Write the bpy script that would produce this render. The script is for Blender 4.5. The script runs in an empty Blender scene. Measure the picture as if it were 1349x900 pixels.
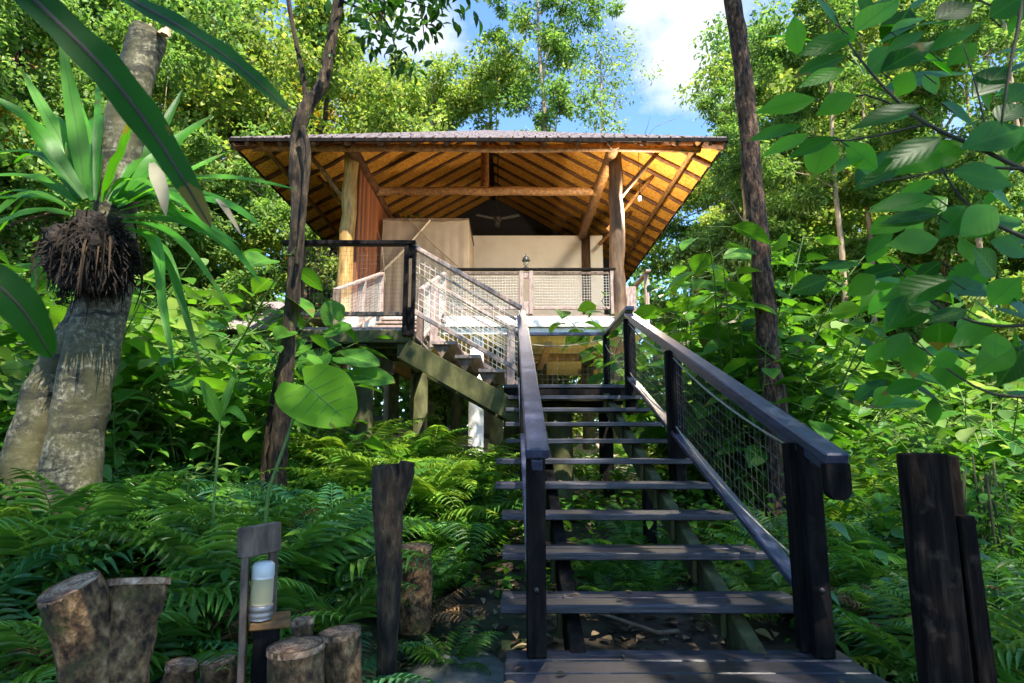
import bpy, math, random
import numpy as np
from mathutils import Vector, Matrix, noise as mnoise

random.seed(7)
RNG = np.random.default_rng(11)
SC = bpy.context.scene
COL = SC.collection
R = math.radians
F = 800.0                     # focal length in photo pixels (photo 1349 x 900)
TH = math.atan(130 / F)       # camera pitched up
CT, ST = math.cos(TH), math.sin(TH)


def at(px, py, d):
    """point seen at photo pixel px, py standing d metres in front of the camera (world y = d, eye height = 0)"""
    u = (px - 674.5) / F
    v = (450 - py) / F
    k = d / (CT - v * ST)
    return Vector((u * k, d, (ST + v * CT) * k))


def sstep(t):
    t = np.clip(t, 0, 1)
    return t * t * (3 - 2 * t)


def ground_z(x, y):
    x = np.asarray(x, float); y = np.asarray(y, float)
    z = -1.22 + 0.085 * np.clip(y - 3.5, 0, 12) + 0.03 * np.clip(y - 15.5, 0, 30)
    z = z + 0.13 * np.clip(-x - 2.0, 0, 12) - 0.035 * np.clip(x - 1.6, 0, 7) * np.clip(1 - (y - 4) / 30, 0, 1)
    z = z + 0.34 * sstep((-x - 0.55) / 0.9) * sstep((y - 2.45) / 0.9) * (1 - 0.6 * sstep((y - 5.5) / 4))
    z = z + 0.05 * np.sin(x * 1.7 + 1) * np.cos(y * 1.3) + 0.025 * np.sin(x * 4.1 + y * 3.3)
    return z


def gz(x, y):
    return float(ground_z(x, y))


# ------------------------------------------------------------------ materials
def new_mat(name):
    m = bpy.data.materials.new(name)
    m.use_nodes = True
    nt = m.node_tree
    nt.nodes.clear()
    out = nt.nodes.new('ShaderNodeOutputMaterial')
    return m, nt, out


def N(nt, t, **kw):
    n = nt.nodes.new(t)
    for k, v in kw.items():
        if hasattr(n, k):
            setattr(n, k, v)
        else:
            n.inputs[k.replace('_', ' ')].default_value = v
    return n


def ramp(nt, fac, cols):
    r = nt.nodes.new('ShaderNodeValToRGB')
    el = r.color_ramp.elements
    while len(el) < len(cols):
        el.new(0.5)
    for e, (p, c) in zip(el, cols):
        e.position = p
        e.color = (c[0], c[1], c[2], 1)
    nt.links.new(fac, r.inputs[0])
    return r.outputs[0]


def leaf_mat(name, cols, rough=0.42, trans=0.35, tcol=None, spec=0.25, veins=0, vcol=(0.12, 0.26, 0.04)):
    """cols: colours spread over the leaves by a random number per leaf"""
    m, nt, out = new_mat(name)
    geo = nt.nodes.new('ShaderNodeNewGeometry')
    n = len(cols)
    c = ramp(nt, geo.outputs['Random Per Island'], [(i / max(1, n - 1), k) for i, k in enumerate(cols)])
    tc = nt.nodes.new('ShaderNodeTexCoord')
    noi = N(nt, 'ShaderNodeTexNoise', Scale=2.3, Detail=3.0)
    nt.links.new(tc.outputs['Object'], noi.inputs['Vector'])
    hs = nt.nodes.new('ShaderNodeHueSaturation')
    mr = N(nt, 'ShaderNodeMapRange')
    mr.inputs[1].default_value = 0.3; mr.inputs[2].default_value = 0.7
    mr.inputs[3].default_value = 0.6; mr.inputs[4].default_value = 1.35  # noise brightness stands in for lit and shaded leaf clumps
    nt.links.new(noi.outputs['Fac'], mr.inputs[0])
    nt.links.new(mr.outputs[0], hs.inputs['Value'])
    nt.links.new(c, hs.inputs['Color'])
    col = hs.outputs[0]
    pb = N(nt, 'ShaderNodeBsdfPrincipled', Roughness=rough)
    pb.inputs['Specular IOR Level'].default_value = spec
    if veins:
        att = nt.nodes.new('ShaderNodeAttribute'); att.attribute_name = 'leafuv'
        sp = nt.nodes.new('ShaderNodeSeparateXYZ'); nt.links.new(att.outputs['Vector'], sp.inputs[0])
        def mth(op, a_, b_=None):
            n_ = N(nt, 'ShaderNodeMath', operation=op)
            for i_, q_ in enumerate((a_, b_)):
                if q_ is None: continue
                if isinstance(q_, (int, float)): n_.inputs[i_].default_value = q_
                else: nt.links.new(q_, n_.inputs[i_])
            return n_.outputs[0]
        av = mth('ABSOLUTE', sp.outputs[1])
        ph = mth('SUBTRACT', mth('MULTIPLY', sp.outputs[0], veins), mth('MULTIPLY', av, veins * 0.75))
        tri = mth('ABSOLUTE', mth('SUBTRACT', mth('FRACT', ph), 0.5))
        side = mth('LESS_THAN', tri, 0.07)
        mid = mth('LESS_THAN', av, 0.035)
        vm = mth('MAXIMUM', mth('MULTIPLY', side, 0.55), mid)
        mv = nt.nodes.new('ShaderNodeMixRGB'); nt.links.new(mth('MULTIPLY', vm, 0.5), mv.inputs[0]); nt.links.new(col, mv.inputs[1])
        mv.inputs[2].default_value = (*vcol, 1)
        n3 = N(nt, 'ShaderNodeTexNoise', Scale=9.0, Detail=4.0); nt.links.new(tc.outputs['Object'], n3.inputs['Vector'])
        edge = mth('ADD', mth('MULTIPLY', sp.outputs[0], 0.5), mth('MULTIPLY', n3.outputs['Fac'], 1.0))
        brown = mth('GREATER_THAN', edge, 1.03)
        mb_ = nt.nodes.new('ShaderNodeMixRGB'); nt.links.new(mth('MULTIPLY', brown, 0.75), mb_.inputs[0]); nt.links.new(mv.outputs[0], mb_.inputs[1])
        mb_.inputs[2].default_value = (0.16, 0.11, 0.03, 1)
        col = mb_.outputs[0]
        bp = N(nt, 'ShaderNodeBump', Strength=0.25, Distance=0.003)
        nt.links.new(mth('SUBTRACT', tri, mth('MULTIPLY', mid, 0.6)), bp.inputs['Height']); nt.links.new(bp.outputs[0], pb.inputs['Normal'])
    nt.links.new(col, pb.inputs['Base Color'])
    tr = nt.nodes.new('ShaderNodeBsdfTranslucent')
    mx = nt.nodes.new('ShaderNodeMixRGB'); mx.blend_type = 'MULTIPLY'; mx.inputs[0].default_value = 1
    t = tcol or (1.9, 1.7, 0.7)
    mx.inputs[2].default_value = (t[0], t[1], t[2], 1)
    nt.links.new(col, mx.inputs[1])
    nt.links.new(mx.outputs[0], tr.inputs['Color'])
    sh = nt.nodes.new('ShaderNodeMixShader'); sh.inputs[0].default_value = trans
    nt.links.new(pb.outputs[0], sh.inputs[1]); nt.links.new(tr.outputs[0], sh.inputs[2])
    nt.links.new(sh.outputs[0], out.inputs['Surface'])
    return m


def surf_mat(name, cols, scale=4.0, stretch=(1, 1, 1), rough=0.7, bump=0.3, detail=8.0, spec=0.4, coord='Object', dist=0.02, metal=0.0,
             stain=None, lo=0.3, hi=0.7):
    """noise-coloured surface: wood grain, bark, stone"""
    m, nt, out = new_mat(name)
    tc = nt.nodes.new('ShaderNodeTexCoord')
    mp = nt.nodes.new('ShaderNodeMapping')
    mp.inputs['Scale'].default_value = stretch
    nt.links.new(tc.outputs[coord], mp.inputs['Vector'])
    noi = N(nt, 'ShaderNodeTexNoise', Scale=scale, Detail=detail, Roughness=0.62)
    nt.links.new(mp.outputs[0], noi.inputs['Vector'])
    n = len(cols)
    c = ramp(nt, noi.outputs['Fac'], [(lo + (hi - lo) * i / max(1, n - 1), k) for i, k in enumerate(cols)])
    if stain:
        n2 = N(nt, 'ShaderNodeTexNoise', Scale=stain[1], Detail=5.0)
        nt.links.new(tc.outputs[coord], n2.inputs['Vector'])
        f = ramp(nt, n2.outputs['Fac'], [(stain[2], (0, 0, 0)), (stain[2] + 0.12, (1, 1, 1))])
        mx = nt.nodes.new('ShaderNodeMixRGB')
        nt.links.new(f, mx.inputs[0]); nt.links.new(c, mx.inputs[1])
        mx.inputs[2].default_value = (*stain[0], 1)
        c = mx.outputs[0]
    pb = N(nt, 'ShaderNodeBsdfPrincipled', Roughness=rough, Metallic=metal)
    pb.inputs['Specular IOR Level'].default_value = spec
    nt.links.new(c, pb.inputs['Base Color'])
    if bump:
        b = N(nt, 'ShaderNodeBump', Strength=bump, Distance=dist)
        nt.links.new(noi.outputs['Fac'], b.inputs['Height'])
        nt.links.new(b.outputs[0], pb.inputs['Normal'])
    nt.links.new(pb.outputs[0], out.inputs['Surface'])
    return m


def ringed_bark(name):
    m, nt, out = new_mat(name)
    tc = nt.nodes.new('ShaderNodeTexCoord')
    n0 = N(nt, 'ShaderNodeTexNoise', Scale=3.4, Detail=9.0, Roughness=0.68)
    nt.links.new(tc.outputs['Object'], n0.inputs['Vector'])
    mp = nt.nodes.new('ShaderNodeMapping'); mp.inputs['Scale'].default_value = (0.9, 0.9, 6.5)
    ad = nt.nodes.new('ShaderNodeVectorMath'); ad.operation = 'MULTIPLY_ADD'
    ad.inputs[1].default_value = (0.22, 0.22, 0.22)
    nt.links.new(n0.outputs['Color'], ad.inputs[0]); nt.links.new(tc.outputs['Object'], ad.inputs[2])
    nt.links.new(ad.outputs[0], mp.inputs['Vector'])
    rings = N(nt, 'ShaderNodeTexNoise', Scale=1.9, Detail=9.0, Roughness=0.72)
    nt.links.new(mp.outputs[0], rings.inputs['Vector'])
    fine = N(nt, 'ShaderNodeTexNoise', Scale=38.0, Detail=9.0, Roughness=0.7)
    nt.links.new(tc.outputs['Object'], fine.inputs['Vector'])
    pale = ramp(nt, fine.outputs['Fac'], [(0.36, (0.022, 0.02, 0.009)), (0.5, (0.085, 0.076, 0.038)), (0.66, (0.27, 0.25, 0.175))])
    f = ramp(nt, rings.outputs['Fac'], [(0.50, (0, 0, 0)), (0.555, (1, 1, 1))])
    mx = nt.nodes.new('ShaderNodeMixRGB')
    nt.links.new(f, mx.inputs[0]); nt.links.new(pale, mx.inputs[1]); mx.inputs[2].default_value = (0.010, 0.009, 0.005, 1)
    moss = ramp(nt, n0.outputs['Fac'], [(0.44, (0, 0, 0)), (0.56, (0.85, 0.85, 0.85))])
    m2 = nt.nodes.new('ShaderNodeMixRGB')
    nt.links.new(moss, m2.inputs[0]); nt.links.new(mx.outputs[0], m2.inputs[1]); m2.inputs[2].default_value = (0.055, 0.05, 0.014, 1)
    pb = N(nt, 'ShaderNodeBsdfPrincipled', Roughness=0.8)
    nt.links.new(m2.outputs[0], pb.inputs['Base Color'])
    b = N(nt, 'ShaderNodeBump', Strength=0.5, Distance=0.02)
    nt.links.new(rings.outputs['Fac'], b.inputs['Height']); nt.links.new(b.outputs[0], pb.inputs['Normal'])
    nt.links.new(pb.outputs[0], out.inputs['Surface'])
    return m


def planked(name, c0, c1, axis=0, freq=7.0, rough=0.6, gap=(0.02, 0.015, 0.01), gapw=0.06, grain=(1, 12, 12)):
    """boards side by side along one object axis, each its own tone, dark joints"""
    m, nt, out = new_mat(name)
    tc = nt.nodes.new('ShaderNodeTexCoord')
    sp = nt.nodes.new('ShaderNodeSeparateXYZ'); nt.links.new(tc.outputs['Object'], sp.inputs[0])
    ml = N(nt, 'ShaderNodeMath', operation='MULTIPLY'); ml.inputs[1].default_value = freq
    nt.links.new(sp.outputs[axis], ml.inputs[0])
    fl = N(nt, 'ShaderNodeMath', operation='FLOOR'); nt.links.new(ml.outputs[0], fl.inputs[0])
    fr = N(nt, 'ShaderNodeMath', operation='FRACT'); nt.links.new(ml.outputs[0], fr.inputs[0])
    wn = nt.nodes.new('ShaderNodeTexWhiteNoise'); wn.noise_dimensions = '1D'; nt.links.new(fl.outputs[0], wn.inputs['W'])
    mp = nt.nodes.new('ShaderNodeMapping'); mp.inputs['Scale'].default_value = grain
    nt.links.new(tc.outputs['Object'], mp.inputs['Vector'])
    noi = N(nt, 'ShaderNodeTexNoise', Scale=2.5, Detail=8.0); nt.links.new(mp.outputs[0], noi.inputs['Vector'])
    sm = N(nt, 'ShaderNodeMath', operation='ADD'); nt.links.new(wn.outputs['Value'], sm.inputs[0]); nt.links.new(noi.outputs['Fac'], sm.inputs[1])
    hf = N(nt, 'ShaderNodeMath', operation='MULTIPLY'); hf.inputs[1].default_value = 0.5; nt.links.new(sm.outputs[0], hf.inputs[0])
    c = ramp(nt, hf.outputs[0], [(0.2, c0), (0.8, c1)])
    lt = N(nt, 'ShaderNodeMath', operation='LESS_THAN'); lt.inputs[1].default_value = gapw; nt.links.new(fr.outputs[0], lt.inputs[0])
    mx = nt.nodes.new('ShaderNodeMixRGB'); nt.links.new(lt.outputs[0], mx.inputs[0]); nt.links.new(c, mx.inputs[1])
    mx.inputs[2].default_value = (*gap, 1)
    pb = N(nt, 'ShaderNodeBsdfPrincipled', Roughness=rough)
    nt.links.new(mx.outputs[0], pb.inputs['Base Color'])
    b = N(nt, 'ShaderNodeBump', Strength=0.25, Distance=0.01); nt.links.new(hf.outputs[0], b.inputs['Height'])
    nt.links.new(b.outputs[0], pb.inputs['Normal'])
    nt.links.new(pb.outputs[0], out.inputs['Surface'])
    return m


def emit_mat(name, col, s):
    m, nt, out = new_mat(name)
    e = nt.nodes.new('ShaderNodeEmission'); e.inputs[0].default_value = (*col, 1); e.inputs[1].default_value = s
    nt.links.new(e.outputs[0], out.inputs['Surface'])
    return m


def net_mat(name, col, clear):
    m, nt, out = new_mat(name)
    tc = nt.nodes.new('ShaderNodeTexCoord')
    noi = N(nt, 'ShaderNodeTexNoise', Scale=3.0, Detail=3.0); nt.links.new(tc.outputs['Object'], noi.inputs['Vector'])
    c = ramp(nt, noi.outputs['Fac'], [(0.3, tuple(k * 0.8 for k in col)), (0.7, col)])
    d = nt.nodes.new('ShaderNodeBsdfDiffuse'); nt.links.new(c, d.inputs[0])
    tl = nt.nodes.new('ShaderNodeBsdfTranslucent'); nt.links.new(c, tl.inputs[0])
    a = nt.nodes.new('ShaderNodeMixShader'); a.inputs[0].default_value = 0.4
    nt.links.new(d.outputs[0], a.inputs[1]); nt.links.new(tl.outputs[0], a.inputs[2])
    t = nt.nodes.new('ShaderNodeBsdfTransparent')
    s = nt.nodes.new('ShaderNodeMixShader'); s.inputs[0].default_value = clear
    nt.links.new(a.outputs[0], s.inputs[1]); nt.links.new(t.outputs[0], s.inputs[2])
    nt.links.new(s.outputs[0], out.inputs['Surface'])
    return m


M = {}
M['dark_wood'] = surf_mat('dark_stained_wood', [(0.004, 0.0032, 0.003), (0.009, 0.0075, 0.007), (0.02, 0.016, 0.014)], 7, (3, 3, 0.6), 0.7, 0.5, spec=0.06, stain=((0.03, 0.022, 0.016), 9.0, 0.62))
M['tread_wood'] = surf_mat('sky_tinted_tread_wood', [(0.007, 0.007, 0.009), (0.023, 0.023, 0.032), (0.058, 0.058, 0.08)], 5, (0.7, 12, 12), 0.42, 0.4, spec=0.6,
                           stain=((0.008, 0.007, 0.007), 2.0, 0.55), dist=0.01)  # dark wood with the blue sky reflection tinted into its colour
M['rail_wood'] = surf_mat('sky_tinted_rail_wood', [(0.014, 0.016, 0.03), (0.032, 0.036, 0.066), (0.06, 0.066, 0.115)], 4, (10, 0.8, 10), 0.36, 0.25, spec=0.6, dist=0.006)  # base colour carries the blue of the sky reflected on the rails
M['pale_wood'] = surf_mat('weathered_pale_wood', [(0.13, 0.085, 0.07), (0.29, 0.21, 0.18), (0.42, 0.33, 0.285)], 7, (4, 4, 1.2), 0.75, 0.3)
M['brown_wood'] = surf_mat('weathered_brown_wood', [(0.04, 0.025, 0.017), (0.11, 0.072, 0.05), (0.2, 0.14, 0.10)], 5, (5, 5, 1.5), 0.75, 0.3)
M['mossy_wood'] = surf_mat('mossy_olive_wood', [(0.02, 0.022, 0.007), (0.05, 0.052, 0.014), (0.10, 0.095, 0.03)], 4, (2, 2, 1), 0.85, 0.3)
M['old_post'] = surf_mat('old_dark_post', [(0.003, 0.002, 0.002), (0.012, 0.008, 0.006), (0.04, 0.026, 0.018)], 9, (4, 4, 0.5), 0.85, 0.9, spec=0.08, stain=((0.05, 0.035, 0.024), 12.0, 0.6))
M['log'] = surf_mat('peeled_log', [(0.06, 0.026, 0.008), (0.16, 0.075, 0.022), (0.30, 0.155, 0.05)], 5, (3, 3, 3), 0.65, 0.3)
M['gold_log'] = surf_mat('golden_log', [(0.14, 0.07, 0.018), (0.33, 0.19, 0.05), (0.5, 0.33, 0.11)], 4.0, (5, 5, 0.7), 0.6, 0.3)
M['dark_log'] = surf_mat('dark_log', [(0.025, 0.014, 0.008), (0.07, 0.038, 0.018), (0.15, 0.085, 0.04)], 3.0, (5, 5, 0.8), 0.7, 0.4)
M['rafter'] = surf_mat('rafter_pole', [(0.03, 0.011, 0.004), (0.075, 0.03, 0.009), (0.15, 0.065, 0.02)], 4, (2, 2, 2), 0.7, 0.2)
M['ceiling'] = surf_mat('woven_bamboo_lining', [(0.38, 0.15, 0.022), (0.62, 0.28, 0.045), (0.77, 0.42, 0.10)], 13, (1, 2.2, 1.4), 0.9, 0.8, spec=0.05, stain=((0.46, 0.17, 0.018), 3.0, 0.58), lo=0.36, hi=0.64)
M['shingle'] = surf_mat('weathered_shingle', [(0.10, 0.08, 0.09), (0.21, 0.175, 0.185), (0.34, 0.29, 0.30)], 9, (2, 2, 2), 0.85, 0.6)
M['white_paint'] = surf_mat('white_paint', [(0.5, 0.46, 0.4), (0.68, 0.65, 0.59), (0.78, 0.76, 0.7)], 4, (1, 1, 1.5), 0.6, 0.05, stain=((0.42, 0.37, 0.28), 3.0, 0.58))
M['plaster'] = surf_mat('cream_plaster', [(0.52, 0.47, 0.40), (0.60, 0.55, 0.47), (0.64, 0.59, 0.52)], 1.5, (1, 1, 1), 0.8, 0.06)
M['red_planks'] = planked('red_brown_planks', (0.10, 0.03, 0.012), (0.36, 0.12, 0.04), 1, 6.5, 0.6, grain=(6, 6, 0.8))
M['under_planks'] = planked('underfloor_boards', (0.62, 0.5, 0.13), (0.84, 0.72, 0.25), 1, 4.5, 0.6, gapw=0.07, gap=(0.10, 0.08, 0.03))
M['deck_boards'] = planked('deck_boards', (0.13, 0.085, 0.06), (0.28, 0.2, 0.155), 1, 7.0, 0.7)
M['gable'] = surf_mat('unlit_gable_boards', [(0.012, 0.011, 0.012), (0.022, 0.02, 0.02)], 6, (6, 6, 1), 0.7, 0.2)  # dark wood, blackened to stand for the unlit roof interior
M['wire'] = surf_mat('galvanised_wire', [(0.42, 0.41, 0.36), (0.6, 0.58, 0.52)], 20, (1, 1, 1), 0.5, 0.0)
M['dark_wire'] = surf_mat('dull_wire', [(0.07, 0.07, 0.06), (0.14, 0.135, 0.115)], 20, (1, 1, 1), 0.5, 0.0)
M['rope'] = surf_mat('fibre_rope', [(0.25, 0.22, 0.15), (0.42, 0.38, 0.28)], 40, (1, 1, 1), 0.9, 0.3)
M['bark_dark'] = surf_mat('dark_bark', [(0.003, 0.002, 0.0012), (0.012, 0.007, 0.0035), (0.045, 0.027, 0.013), (0.12, 0.08, 0.042)], 16, (1.8, 1.8, 0.45), 0.9, 0.9, dist=0.03, stain=((0.075, 0.072, 0.028), 6.0, 0.6))
M['bark_brown'] = surf_mat('brown_bark', [(0.004, 0.002, 0.0015), (0.018, 0.009, 0.005), (0.10, 0.052, 0.028), (0.2, 0.13, 0.085)], 20, (1.6, 1.6, 0.5), 0.9, 1.0, dist=0.04, stain=((0.12, 0.09, 0.06), 9.0, 0.6))
M['bark_tan'] = surf_mat('tan_bark', [(0.16, 0.11, 0.06), (0.30, 0.22, 0.14), (0.46, 0.37, 0.26)], 5, (2, 2, 0.6), 0.9, 0.6, dist=0.03)
M['bark_ring'] = ringed_bark('ringed_pale_bark')
M['log_bark'] = surf_mat('cut_log_bark', [(0.012, 0.006, 0.003), (0.085, 0.045, 0.018), (0.21, 0.12, 0.05), (0.40, 0.25, 0.125)], 24, (1.2, 1.2, 0.85), 0.9, 1.0, dist=0.03, detail=12.0, stain=((0.06, 0.058, 0.012), 7.0, 0.55), lo=0.36, hi=0.68)
def log_end_mat(name):
    m, nt, out = new_mat(name)
    tc = nt.nodes.new('ShaderNodeTexCoord')
    wv = nt.nodes.new('ShaderNodeTexWave'); wv.wave_type = 'RINGS'; wv.rings_direction = 'SPHERICAL'
    wv.inputs['Scale'].default_value = 26.0; wv.inputs['Distortion'].default_value = 3.0; wv.inputs['Detail'].default_value = 3.0; wv.inputs['Detail Scale'].default_value = 2.0
    nt.links.new(tc.outputs['Object'], wv.inputs['Vector'])
    n1_ = N(nt, 'ShaderNodeTexNoise', Scale=30.0, Detail=9.0); nt.links.new(tc.outputs['Object'], n1_.inputs['Vector'])
    c = ramp(nt, n1_.outputs['Fac'], [(0.35, (0.12, 0.055, 0.028)), (0.52, (0.34, 0.19, 0.10)), (0.68, (0.58, 0.38, 0.23))])
    mx = nt.nodes.new('ShaderNodeMixRGB'); mx.blend_type = 'MULTIPLY'; mx.inputs[0].default_value = 0.55
    nt.links.new(c, mx.inputs[1]); nt.links.new(wv.outputs['Color'], mx.inputs[2])
    vo = nt.nodes.new('ShaderNodeTexVoronoi'); vo.feature = 'DISTANCE_TO_EDGE'; vo.inputs['Scale'].default_value = 14.0; nt.links.new(tc.outputs['Object'], vo.inputs['Vector'])
    ck = ramp(nt, vo.outputs['Distance'], [(0.0, (0.25, 0.25, 0.25)), (0.05, (1, 1, 1))])
    m3 = nt.nodes.new('ShaderNodeMixRGB'); m3.blend_type = 'MULTIPLY'; m3.inputs[0].default_value = 0.8
    nt.links.new(mx.outputs[0], m3.inputs[1]); nt.links.new(ck, m3.inputs[2])
    pb = N(nt, 'ShaderNodeBsdfPrincipled', Roughness=0.9); nt.links.new(m3.outputs[0], pb.inputs['Base Color'])
    bp = N(nt, 'ShaderNodeBump', Strength=0.7, Distance=0.006); nt.links.new(m3.outputs[0], bp.inputs['Height']); nt.links.new(bp.outputs[0], pb.inputs['Normal'])
    nt.links.new(pb.outputs[0], out.inputs['Surface'])
    return m


M['log_end'] = log_end_mat('cut_log_end')
M['rootball'] = surf_mat('fern_rootball', [(0.003, 0.002, 0.0015), (0.013, 0.008, 0.005), (0.05, 0.032, 0.018)], 25, (1, 1, 1), 0.95, 1.0, dist=0.04)
M['stem'] = surf_mat('green_stem', [(0.05, 0.10, 0.015), (0.10, 0.19, 0.03)], 9, (1, 1, 1), 0.5, 0.1)
M['twig'] = surf_mat('dark_twig', [(0.02, 0.02, 0.01), (0.055, 0.045, 0.025)], 12, (1, 1, 1), 0.8, 0.3)
M['soil'] = surf_mat('forest_soil', [(0.025, 0.018, 0.011), (0.06, 0.043, 0.026), (0.115, 0.085, 0.05)], 3.5, (1, 1, 1), 0.95, 0.8, dist=0.06, stain=((0.03, 0.045, 0.012), 0.9, 0.5))
M['sand'] = surf_mat('pale_path', [(0.28, 0.23, 0.15), (0.46, 0.39, 0.27), (0.6, 0.52, 0.38)], 5, (1, 1, 1), 0.95, 0.4)
M['stone'] = surf_mat('grey_stone', [(0.045, 0.05, 0.04), (0.11, 0.115, 0.095), (0.2, 0.2, 0.17)], 5, (1, 1, 1), 0.85, 0.7, dist=0.03)
M['netting'] = net_mat('mosquito_net_fabric', (0.72, 0.60, 0.45), 0.28)
M['fabric'] = surf_mat('bed_linen', [(0.6, 0.55, 0.48), (0.72, 0.68, 0.62)], 3, (1, 1, 1), 0.9, 0.1)
M['sash'] = surf_mat('net_tie_cloth', [(0.52, 0.45, 0.34), (0.62, 0.54, 0.42)], 6, (1, 1, 1), 0.9, 0.2)
M['metal_dark'] = surf_mat('black_metal', [(0.015, 0.014, 0.013), (0.03, 0.028, 0.026)], 8, (1, 1, 1), 0.45, 0.0)
M['steel'] = surf_mat('dull_steel', [(0.16, 0.15, 0.14), (0.26, 0.25, 0.24)], 6, (1, 1, 1), 0.4, 0.0, metal=0.6)
M['frost'] = net_mat('frosted_glass', (0.72, 0.66, 0.42), 0.35)
M['frost_top'] = surf_mat('milky_glass', [(0.5, 0.49, 0.45), (0.62, 0.61, 0.57)], 3, (1, 1, 1), 0.3, 0.0, spec=0.6)
M['lit'] = emit_mat('lit_globe', (1.0, 0.86, 0.62), 9.0)

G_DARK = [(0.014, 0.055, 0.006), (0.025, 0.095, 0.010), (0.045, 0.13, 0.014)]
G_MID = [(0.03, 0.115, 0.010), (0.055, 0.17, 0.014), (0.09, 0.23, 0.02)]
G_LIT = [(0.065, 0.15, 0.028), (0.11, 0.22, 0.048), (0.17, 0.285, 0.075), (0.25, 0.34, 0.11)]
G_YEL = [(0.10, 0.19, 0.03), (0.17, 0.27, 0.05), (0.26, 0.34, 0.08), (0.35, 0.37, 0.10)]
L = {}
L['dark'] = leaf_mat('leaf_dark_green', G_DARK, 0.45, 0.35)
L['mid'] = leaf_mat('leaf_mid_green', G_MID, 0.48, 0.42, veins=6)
L['lit'] = leaf_mat('leaf_light_green', G_LIT, 0.5, 0.46, (1.6, 1.6, 0.85))  # lighter leaf green with the brightness of sunlit foliage in its colour
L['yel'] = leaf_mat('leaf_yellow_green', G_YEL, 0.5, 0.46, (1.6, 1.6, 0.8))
L['autumn'] = leaf_mat('leaf_turning', [(0.08, 0.14, 0.012), (0.14, 0.21, 0.015), (0.18, 0.24, 0.018), (0.16, 0.22, 0.015), (0.22, 0.26, 0.02), (0.34, 0.2, 0.014), (0.45, 0.14, 0.012)], 0.5, 0.42)
L['fern'] = leaf_mat('fern_green', [(0.042, 0.14, 0.020), (0.075, 0.205, 0.026), (0.125, 0.275, 0.036)], 0.34, 0.35, spec=0.5)
L['fern_lit'] = leaf_mat('fern_light_green', [(0.08, 0.19, 0.022), (0.15, 0.28, 0.032), (0.23, 0.35, 0.045)], 0.45, 0.42)  # lighter copy of the fern green, sunlit brightness put into the colour
L['fern_blue'] = leaf_mat('fern_blue_green', [(0.036, 0.15, 0.055), (0.065, 0.22, 0.08), (0.11, 0.29, 0.115)], 0.35, 0.28, spec=0.4)
L['near'] = leaf_mat('near_leaf_green', [(0.012, 0.075, 0.005), (0.026, 0.135, 0.009), (0.045, 0.20, 0.013), (0.09, 0.30, 0.02)], 0.36, 0.58, (2.2, 2.0, 0.5), spec=0.25, veins=7, vcol=(0.05, 0.19, 0.018))
L['blade'] = leaf_mat('strap_blade_green', [(0.009, 0.062, 0.004), (0.015, 0.09, 0.006)], 0.5, 0.5, (2.1, 2.0, 0.5), spec=0.2, veins=26, vcol=(0.02, 0.09, 0.008))
L['taro'] = leaf_mat('large_heart_leaf', [(0.14, 0.33, 0.016), (0.17, 0.37, 0.02)], 0.5, 0.55, (2.0, 1.8, 0.5), spec=0.15, veins=6, vcol=(0.2, 0.42, 0.06))
L['nest'] = leaf_mat('strap_leaf_green', [(0.022, 0.12, 0.008), (0.045, 0.18, 0.012), (0.08, 0.25, 0.018)], 0.4, 0.45, (2.0, 1.9, 0.5), spec=0.3, veins=30, vcol=(0.02, 0.08, 0.01))
L['dead'] = leaf_mat('dry_leaf', [(0.10, 0.055, 0.025), (0.2, 0.115, 0.05), (0.33, 0.21, 0.10), (0.17, 0.08, 0.03)], 0.8, 0.15, (1.2, 1, 0.8))
L['dull'] = leaf_mat('rotting_frond', [(0.012, 0.008, 0.005), (0.04, 0.026, 0.014), (0.085, 0.055, 0.03)], 0.9, 0.1, (1, 1, 1))
L['pale'] = leaf_mat('withered_pale_leaf', [(0.16, 0.145, 0.10), (0.24, 0.22, 0.15)], 0.8, 0.3, (1.2, 1.1, 0.9))
L['litter'] = leaf_mat('fallen_leaf', [(0.05, 0.03, 0.018), (0.11, 0.068, 0.035), (0.2, 0.135, 0.075), (0.3, 0.24, 0.13), (0.09, 0.085, 0.03)], 0.8, 0.05, (1, 1, 1))


# ------------------------------------------------------------------ object helpers
def tag(o, label=None, cat=None, group=None, kind=None):
    if label: o['label'] = label
    if cat: o['category'] = cat
    if group: o['group'] = group
    if kind: o['kind'] = kind
    return o


def thing(name, label, cat, loc=(0, 0, 0), group=None, rz=0.0):
    o = bpy.data.objects.new(name, None)
    o.empty_display_size = 0.1
    COL.objects.link(o)
    o.location = loc
    o.rotation_euler = (0, 0, rz)
    return tag(o, label, cat, group)


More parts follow.
